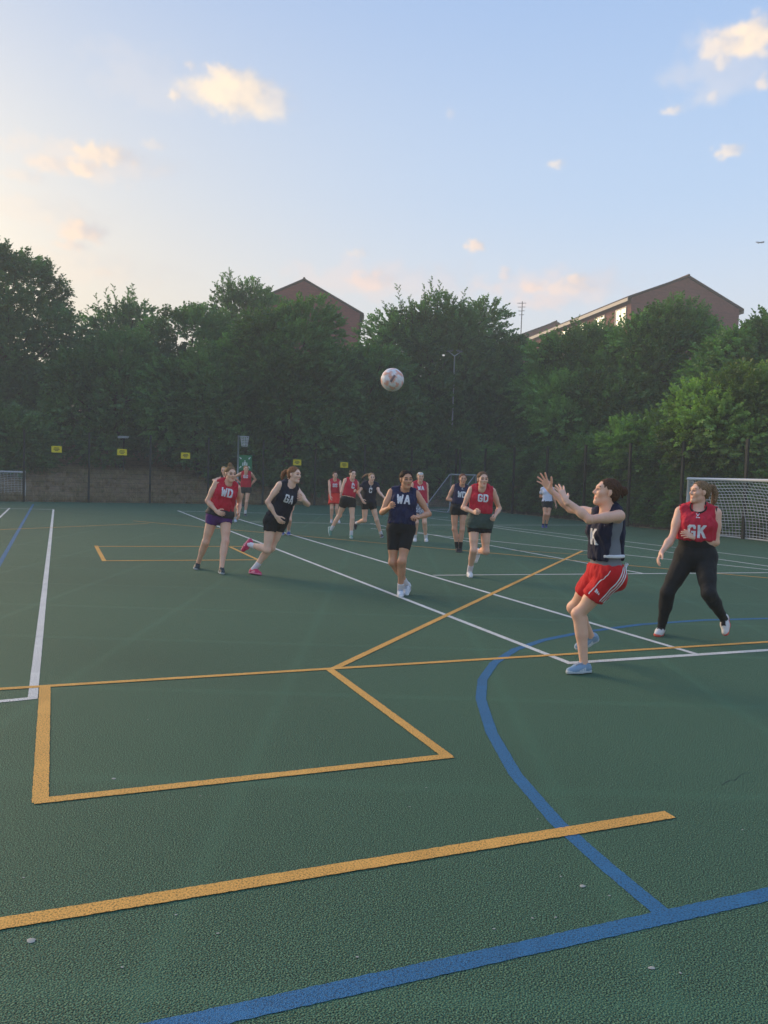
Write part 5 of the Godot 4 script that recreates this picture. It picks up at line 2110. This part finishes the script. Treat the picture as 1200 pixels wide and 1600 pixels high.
	pose["c_navy"] = {"at": V(-0.056,0,-19.506), "H": 1.70, "yp": 10, "yc": 10, "hy": 15, "hp": 0,
		"ankleL": V(0,0.08,0), "pelvis": V(-0.335,0.847,0.1), "neck": V(-0.3,1.354,0.1), "shoulderR": V(-0.462,1.329,0.128), "shoulderL": V(-0.143,1.307,0.072), "hipR": V(-0.418,0.847,0.115), "hipL": V(-0.252,0.847,0.085), "kneeR": V(-0.418,0.425,0.141),
		"ankleR": V(-0.633,0.33,-0.191), "toeR": V(-0.66,0.153,-0.177), "kneeL": V(-0.12,0.447,0.128), "toeL": V(0.017,0.031,0.174), "elbowR": V(-0.594,1.116,0.292), "wristR": V(-0.489,0.95,0.433), "handR": V(-0.423,0.844,0.524), "elbowL": V(-0.082,1.147,0.316), "wristL": V(0.067,0.995,0.432), "handL": V(0.163,0.899,0.507), "head": V(-0.273,1.496,0.19)}
	pose["wa_navy"] = {"at": V(0.247,0,-10.2), "H": 1.74, "yp": 0, "yc": 0, "hy": 18, "hp": -3,
		"ankleL": V(0,0.082,0), "pelvis": V(-0.017,0.874,0.001), "neck": V(0.013,1.384,-0.1), "shoulderR": V(-0.155,1.358,-0.095), "shoulderL": V(0.178,1.339,-0.091), "hipR": V(-0.103,0.874,0.001), "hipL": V(0.069,0.874,0.001), "kneeR": V(-0.111,0.445,0.051),
		"ankleR": V(0.075,0.133,-0.153), "toeR": V(0.067,-0.006,-0.032), "kneeL": V(0.004,0.472,0.146), "toeL": V(0,0.032,0.179), "elbowR": V(-0.272,1.088,-0.011), "wristR": V(-0.18,1.165,0.206), "handR": V(-0.156,1.214,0.354), "elbowL": V(0.345,1.084,-0.068), "wristL": V(0.196,1.045,0.126), "handL": V(0.13,1.069,0.268), "head": V(0.033,1.531,-0.009)}
	pose["wa_red"] = {"at": V(0.897,0,-18.675), "H": 1.72, "yp": 10, "yc": 10, "hy": 10, "hp": 0,
		"ankleR": V(-0.13,0.081,0), "ankleL": V(0.13,0.081,0), "pelvis": V(-0.036,0.857,-0.006), "neck": V(-0.06,1.403,-0.1), "shoulderR": V(-0.221,1.365,-0.065), "shoulderL": V(0.104,1.369,-0.123), "hipR": V(-0.121,0.857,0.009), "hipL": V(0.048,0.857,-0.021),
		"kneeR": V(-0.119,0.459,0.164), "toeR": V(-0.145,0.031,0.177), "kneeL": V(0.077,0.463,0.144), "toeL": V(0.132,0.031,0.177), "elbowR": V(-0.289,1.07,-0.059), "wristR": V(-0.211,0.839,-0.046), "handR": V(-0.162,0.691,-0.038), "elbowL": V(0.138,1.069,-0.112), "wristL": V(0.135,0.824,-0.102), "handL": V(0.133,0.668,-0.095), "head": V(-0.049,1.545,-0.004)}
	pose["wd_navy"] = {"at": V(1.598,0,-16.374), "H": 1.68, "yp": 0, "yc": 5, "hy": 5, "hp": 0,
		"ankleR": V(-0.031,0.079,0), "ankleL": V(0.031,0.079,0), "pelvis": V(-0.018,0.893,-0.005), "neck": V(0.028,1.385,-0.1), "shoulderR": V(-0.135,1.367,-0.082), "shoulderL": V(0.184,1.333,-0.104), "hipR": V(-0.102,0.893,-0.005), "hipL": V(0.065,0.893,-0.005),
		"kneeR": V(-0.101,0.475,0.006), "toeR": V(-0.045,0.031,0.173), "kneeL": V(0.056,0.478,0.044), "toeL": V(0.015,0.031,0.172), "elbowR": V(-0.261,1.1,-0.085), "wristR": V(-0.047,1.069,0.017), "handR": V(0.09,1.049,0.083), "elbowL": V(0.278,1.089,-0.243), "wristL": V(0.078,1.063,-0.114), "handL": V(-0.05,1.046,-0.032), "head": V(0.04,1.534,-0.025)}
	pose["gd_red"] = {"at": V(1.395,0,-12.371), "H": 1.78, "yp": 5, "yc": 0, "hy": 10, "hp": 0,
		"ankleR": V(0,0.084,0), "pelvis": V(0.117,0.867,0.1), "neck": V(0.14,1.42,0.1), "shoulderR": V(-0.031,1.389,0.1), "shoulderL": V(0.309,1.375,0.1), "hipR": V(0.029,0.867,0.108), "hipL": V(0.206,0.867,0.092), "kneeR": V(0.025,0.442,0.23),
		"toeR": V(0,0.032,0.183), "kneeL": V(0.226,0.428,0.138), "ankleL": V(0.158,0.371,-0.279), "toeL": V(0.12,0.187,-0.263), "elbowR": V(-0.148,1.099,0.1), "wristR": V(0.002,1.042,0.296), "handR": V(0.047,1.046,0.452), "elbowL": V(0.433,1.101,0.014), "wristL": V(0.335,0.978,0.213), "handL": V(0.307,0.922,0.362), "head": V(0.13,1.555,0.215)}
	pose["umpire"] = {"at": V(5.243,0,-25.325), "H": 1.64, "yp": -20, "yc": -20, "hy": -10, "hp": 0,
		"ankleR": V(-0.052,0.078,0), "ankleL": V(0.052,0.078,0), "pelvis": V(0.061,0.814,-0.003), "neck": V(0.062,1.295,-0.1), "shoulderR": V(-0.086,1.251,-0.145), "shoulderL": V(0.21,1.271,-0.041), "hipR": V(-0.015,0.814,-0.031), "hipL": V(0.138,0.814,0.025),
		"kneeR": V(-0.03,0.444,0.139), "toeR": V(-0.084,0.03,0.166), "kneeL": V(0.079,0.434,0.161), "toeL": V(0.022,0.03,0.166), "elbowR": V(-0.121,0.997,-0.277), "wristR": V(0.022,1.037,-0.097), "handR": V(0.113,1.063,0.019), "elbowL": V(0.254,0.999,0.041), "wristL": V(0.323,0.776,0.064), "handL": V(0.366,0.635,0.078), "head": V(0.11,1.452,-0.091)}
	pose["receiver"] = {"at": V(1.688,0,-6.378), "H": 1.70, "yp": -72, "yc": -72, "hy": -88, "hp": 12,
		"ankleL": V(0,0.08,0), "pelvis": V(0.149,0.821,0), "neck": V(0.144,1.35,0), "shoulderR": V(0.094,1.313,-0.155), "shoulderL": V(0.195,1.314,0.155), "hipR": V(0.123,0.821,-0.08), "hipL": V(0.176,0.821,0.08), "kneeR": V(-0.026,0.491,-0.297),
		"ankleR": V(0.183,0.209,-0.503), "toeR": V(0.043,0.096,-0.512), "kneeL": V(-0.053,0.483,-0.027), "toeL": V(-0.162,0.031,0.066), "elbowR": V(-0.062,1.337,-0.409), "wristR": V(-0.237,1.5,-0.447), "handR": V(-0.33,1.622,-0.464), "elbowL": V(-0.075,1.285,0.281), "wristL": V(-0.244,1.427,0.182), "handL": V(-0.292,1.551,0.102), "head": V(0.109,1.5,0.071)}
	pose["gk_right"] = {"at": V(2.939,0,-8.089), "H": 1.70, "yp": -20, "yc": -22, "hy": -78, "hp": 6,
		"ankleR": V(0,0.08,0), "pelvis": V(0.282,0.824,0.1), "neck": V(0.284,1.333,0.1), "shoulderR": V(0.126,1.297,0.036), "shoulderL": V(0.442,1.296,0.164), "hipR": V(0.203,0.824,0.071), "hipL": V(0.362,0.824,0.129), "kneeR": V(-0.006,0.463,0.139),
		"toeR": V(-0.1,0.031,0.144), "kneeL": V(0.312,0.499,0.394), "ankleL": V(0.551,0.23,0.204), "toeL": V(0.545,0.066,0.28), "elbowR": V(0.023,1.03,0.122), "wristR": V(-0.125,0.884,0.246), "handR": V(-0.203,0.767,0.311), "elbowL": V(0.444,0.998,0.188), "wristL": V(0.209,1.044,0.226), "handL": V(0.075,1.093,0.284), "head": V(0.289,1.503,0.1)}
	var red := Color(.76, .10, .20)
	var navy := Color(.085, .095, .20)
	var black := Color(.055, .055, .062)
	looks["receiver"] = {"flare": .136, "flash": Color(.76,.80,.82), "label": "player in red shorts and navy bib reaching up for the ball", "near": true, "girth": .95, "skin": 0, "brow": Color(.35, .25, .2), "hair": "bun", "hair_color": Color(.36,.25,.18), "top": navy, "text": "K", "text_at": .60, "text_h": .13, "text_x": .03, "hem": .13, "open_side": true, "armhole": .11, "under": Color(.46, .47, .49), "under_hem": .0, "vest": true, "bottom": "loose", "bottom_color": Color(.78, .045, .075), "leg": .55, "leg_ease": .010, "waist": .09, "stripes": true, "crease": .009, "shoe": Color(.50, .61, .70), "sole": Color(.70, .74, .76), "lace": Color(.55, .6, .66), "sock": 0.0, "sock_color": Color(.8, .8, .8), "handR": "open", "handL": "open", "palmR": V(-.5, -.3, .8), "palmL": V(-.5, -.3, -.8)}
	looks["gk_right"] = {"flash": Color(.80,.30,.38), "label": "player in black leggings and red bib walking before the right goal", "near": true, "skin": 0, "girth": 1.17, "brow": Color(.5, .38, .3), "hair": "high", "hair_color": Color(.54,.43,.31), "top": red, "text": "GK", "text_at": .56, "text_h": .13, "mark": true, "trim": true, "hem": .19, "hem_tilt": V(0, 0, 0), "ease": .012, "under": Color(.05, .05, .055), "under_hem": .0, "vest": true, "bottom": "leggings", "bottom_color": Color(.06, .063, .068), "waist": .16, "crease": .004, "shoe": Color(.86, .84, .82), "sole": Color(.86, .36, .30), "lace": Color(.07, .07, .1), "sock": .1, "sock_color": Color(.08, .08, .09), "handR": "loose", "handL": "loose", "palmL": V(-.2, -.5, -.8)}
	looks["wa_navy"] = {"flare": .128, "flash": Color(.25,.28,.33), "label": "player in navy WA bib and black shorts running at the camera in the middle", "near": true, "skin": 2, "brow": Color(.2, .14, .12), "hair": "low", "hair_color": Color(.20,.135,.105), "roll": 4.0, "top": Color(.09, .11, .26), "text": "WA", "text_at": .73, "text_h": .125, "hem": .06, "armhole": .06, "bottom": "bike", "bottom_color": black, "leg": .62, "leg_ease": .007, "waist": .12, "crease": .003, "shoe": Color(.82, .84, .86), "sole": Color(.90, .90, .90), "lace": Color(.6, .65, .7), "sock": .09, "sock_color": Color(.85, .83, .83), "handR": "fist", "handL": "fist", "palmR": V(.4, -.2, -.8), "palmL": V(-.2, -.9, -.4)}
	looks["gd_red"] = {"flare": .135, "flash": Color(.74,.76,.78), "label": "player in red GD bib with a grey-green top tucked over black shorts", "near": true, "skin": 0, "brow": Color(.42, .32, .26), "hair": "bun", "hair_color": Color(.48,.36,.26), "top": red, "text": "GD", "text_at": .72, "text_h": .115, "text_x": .01, "hem": .15, "armhole": .09, "under": Color(.24, .31, .29), "under_hem": .02, "vest": true, "over": Color(.25, .32, .29), "over_low": .075, "bottom": "short", "bottom_color": black, "leg": .34, "leg_ease": .012, "waist": .1, "shoe": Color(.88, .88, .88), "sole": Color(.9, .9, .9), "lace": Color(.85, .85, .85), "sock": .12, "sock_color": Color(.88, .84, .86), "handR": "fist", "handL": "fist"}
	looks["wd_red"] = {"flash": Color(.55,.62,.62), "label": "player in red WD bib and purple shorts standing alert at the left", "near": true, "skin": 0, "girth": 1.06, "brow": Color(.5, .4, .32), "hair": "topbun", "hair_color": Color(.56,.44,.31), "top": red, "text": "WD", "text_at": .74, "text_h": .13, "text_x": .0, "hem": .10, "under": Color(.17, .17, .18), "under_hem": -.01, "over": Color(.18, .18, .19), "over_low": .0, "bottom": "short", "bottom_color": Color(.33, .15, .42), "leg": .30, "leg_ease": .011, "waist": .1, "shoe": Color(.10, .20, .22), "sole": Color(.65, .68, .68), "lace": Color(.2, .25, .27), "sock": .0, "sock_color": Color(.1, .1, .1), "handR": "loose", "handL": "loose"}
	looks["ga_navy"] = {"flare": .13, "flash": Color(.93,.62,.70), "label": "player in navy GA bib with pink shoes leaning into a turn", "near": true, "skin": 3, "brow": Color(.55, .4, .3), "hair": "bounce", "hair_color": Color(.58,.40,.27), "top": Color(.06, .07, .14), "text": "GA", "text_at": .67, "text_h": .12, "text_x": -.025, "hem": .05, "bottom": "short", "bottom_color": black, "leg": .34, "leg_ease": .013, "waist": .1, "shoe": Color(.80, .17, .36), "sole": Color(.86, .45, .56), "lace": Color(.86, .3, .48), "sock": .12, "sock_color": Color(.88, .86, .88), "handR": "loose", "handL": "loose"}
	looks["player_standing_behind"] = {"label": "fair-haired player half hidden behind the red WD player", "skin": 0, "brow": Color(.5, .4, .3), "hair": "high", "hair_color": Color(0.82, 0.65, 0.46), "top": Color(.13, .13, .16), "hem": .05, "bottom": "short", "bottom_color": black, "leg": .32, "waist": .1, "shoe": Color(.70, .75, .82), "sole": Color(.8, .8, .82), "lace": black, "sock": .1, "sock_color": Color(.8, .8, .8)}
	looks["gd_far"] = {"label": "far player in red bib and grey shorts with hands on hips under the green sign", "skin": 0, "brow": Color(.45, .35, .3), "hair": "bun", "hair_color": Color(0.65, 0.49, 0.32), "top": red, "text": "GD", "text_at": .76, "text_h": .11, "hem": .06, "bottom": "loose", "bottom_color": Color(.22, .21, .20), "leg": .30, "waist": .1, "shoe": Color(.10, .11, .12), "sole": Color(.5, .52, .53), "lace": black, "sock": .12, "sock_color": Color(.85, .85, .86)}
	looks["player_behind_ga"] = {"label": "player in blue shoes hidden behind the navy GA player", "skin": 0, "brow": Color(.5, .4, .3), "hair": "low", "hair_color": Color(0.78, 0.59, 0.38), "top": Color(.10, .11, .19), "hem": .05, "bottom": "short", "bottom_color": black, "leg": .32, "waist": .1, "shoe": Color(.16, .30, .62), "sole": Color(.7, .74, .8), "lace": black, "sock": .06, "sock_color": Color(.8, .8, .8)}
	looks["gs_far"] = {"label": "far player in red GS bib and orange-red skirt", "skin": 0, "brow": Color(.35, .25, .2), "hair": "low", "hair_color": Color(.38,.26,.2), "top": red, "text": "GS", "text_at": .68, "text_h": .11, "hem": .10, "bottom": "skirt", "bottom_color": Color(.90, .20, .16), "waist": .12, "shoe": Color(.8, .78, .78), "sole": Color(.85, .85, .85), "lace": black, "sock": .05, "sock_color": Color(.8, .78, .78)}
	looks["c_red"] = {"flare": .125, "label": "far player in red C bib and black shorts running with mint shoes", "skin": 3, "brow": Color(.3, .22, .18), "hair": "bun", "hair_color": Color(.30,.2,.15), "top": red, "text": "C", "text_at": .70, "text_h": .13, "mark": true, "hem": .10, "bottom": "loose", "bottom_color": black, "leg": .36, "waist": .08, "shoe": Color(.45, .62, .56), "sole": Color(.82, .86, .84), "lace": black, "sock": .11, "sock_color": Color(.85, .84, .85), "handR": "fist", "handL": "fist"}
	looks["c_navy"] = {"flare": .128, "label": "far player in navy C shirt running with her fair ponytail flying", "skin": 3, "brow": Color(.5, .4, .3), "hair": "fly", "hair_color": Color(.66,.52,.37), "top": Color(.06, .075, .16), "sleeve": .45, "text": "C", "text_at": .66, "text_h": .13, "mark": true, "hem": .02, "bottom": "short", "bottom_color": black, "leg": .34, "waist": .1, "shoe": Color(.09, .12, .17), "sole": Color(.7, .72, .74), "lace": black, "sock": .09, "sock_color": Color(.85, .84, .85)}
	looks["wa_red"] = {"label": "far player in red WA bib with a pale headband and patterned shorts", "skin": 0, "brow": Color(.5, .42, .36), "hair": "low", "hair_color": Color(0.84, 0.73, 0.61), "band": true, "top": Color(.74, .13, .24), "text": "WA", "text_at": .74, "text_h": .11, "hem": .05, "bottom": "loose", "bottom_color": Color(.6, .6, .64), "pattern": true, "leg": .5, "waist": .1, "shoe": Color(.86, .86, .86), "sole": Color(.88, .88, .88), "lace": black, "sock": .1, "sock_color": Color(.85, .85, .85)}
	looks["wd_navy"] = {"label": "player in navy WD bib and black trainers before the far corner goal", "skin": 1, "brow": Color(.35, .25, .2), "hair": "low", "hair_color": Color(0.49, 0.32, 0.23), "top": Color(.08, .09, .24), "text": "WD", "text_at": .60, "text_h": .13, "mark": true, "hem": .10, "under": Color(.13, .15, .48), "under_hem": .0, "bottom": "short", "bottom_color": black, "leg": .26, "waist": .1, "shoe": Color(.05, .05, .06), "sole": Color(.3, .3, .3), "lace": black, "sock": .14, "sock_color": Color(.06, .06, .07), "handR": "fist", "handL": "fist"}
	looks["umpire"] = {"label": "person in white T-shirt and black shorts far off by the hedge", "skin": 1, "brow": Color(.3, .22, .18), "hair": "short", "hair_color": Color(0.36, 0.24, 0.18), "top": Color(.80, .82, .88), "top_name": "shirt", "sleeve": .55, "hem": .03, "bottom": "loose", "bottom_color": Color(.05, .055, .08), "leg": .42, "waist": .1, "shoe": Color(.12, .20, .48), "sole": Color(.4, .45, .6), "lace": black, "sock": .07, "sock_color": Color(.1, .12, .3)}
	make_people()

func make_people() -> void:
	for lod in [["near", .0042, .0034], ["far", .0075, .0055]]:
		canon["head " + lod[0]] = nets(head_prims(), lod[1])
		canon["open " + lod[0]] = hand_mesh(.10, 2.0, 1.2, lod[2])
		canon["loose " + lod[0]] = hand_mesh(.42, .35, .35, lod[2])
		canon["fist " + lod[0]] = hand_mesh(.95, .1, .1, lod[2])
	var sh := nets(shoe_prims(), .0055)
	canon["shoe"] = to_mesh(sh)
	canon["sole"] = to_mesh(nets(sole_prims(), .0055))
	var up_list: Array[Prim] = []
	for q: Prim in shoe_prims():
		up_list.append(q)
	canon["laces"] = lace_mesh(up_list)
	canon["tongue"] = to_mesh(decal(sh, V(0, 0, .048), V(1, 0, 0), V(0, 0, 1), V(0, 1, 0), .038, .075, "|", .004, .0015))
	for s in [-1.0, 1.0]:
		canon["flash %d" % int(s)] = to_mesh(decal(sh, V(0, -.044, .035), V(0, 0, s), V(0, 1, 0), V(-s, 0, 0), .07, .034, "^", .003, .0015))
	var es := SphereMesh.new()
	es.radius = .0112
	es.height = .0224
	es.radial_segments = 16
	es.rings = 10
	var arr := es.get_mesh_arrays()
	var cols := PackedColorArray()
	for v: Vector3 in arr[Mesh.ARRAY_VERTEX]:
		var r := Vector2(v.x, v.y).length()
		cols.append(Color(.03, .02, .015) if v.z > 0 and r < .0066 else Color(.50, .46, .44))
	arr[Mesh.ARRAY_COLOR] = cols
	var em := ArrayMesh.new()
	em.add_surface_from_arrays(Mesh.PRIMITIVE_TRIANGLES, arr)
	canon["eye"] = em
	order = looks.keys()
	built.resize(order.size())
	var job := WorkerThreadPool.add_group_task(make_person, order.size())
	WorkerThreadPool.wait_for_group_task_completion(job)
	for n in order.size():
		place_person(n)
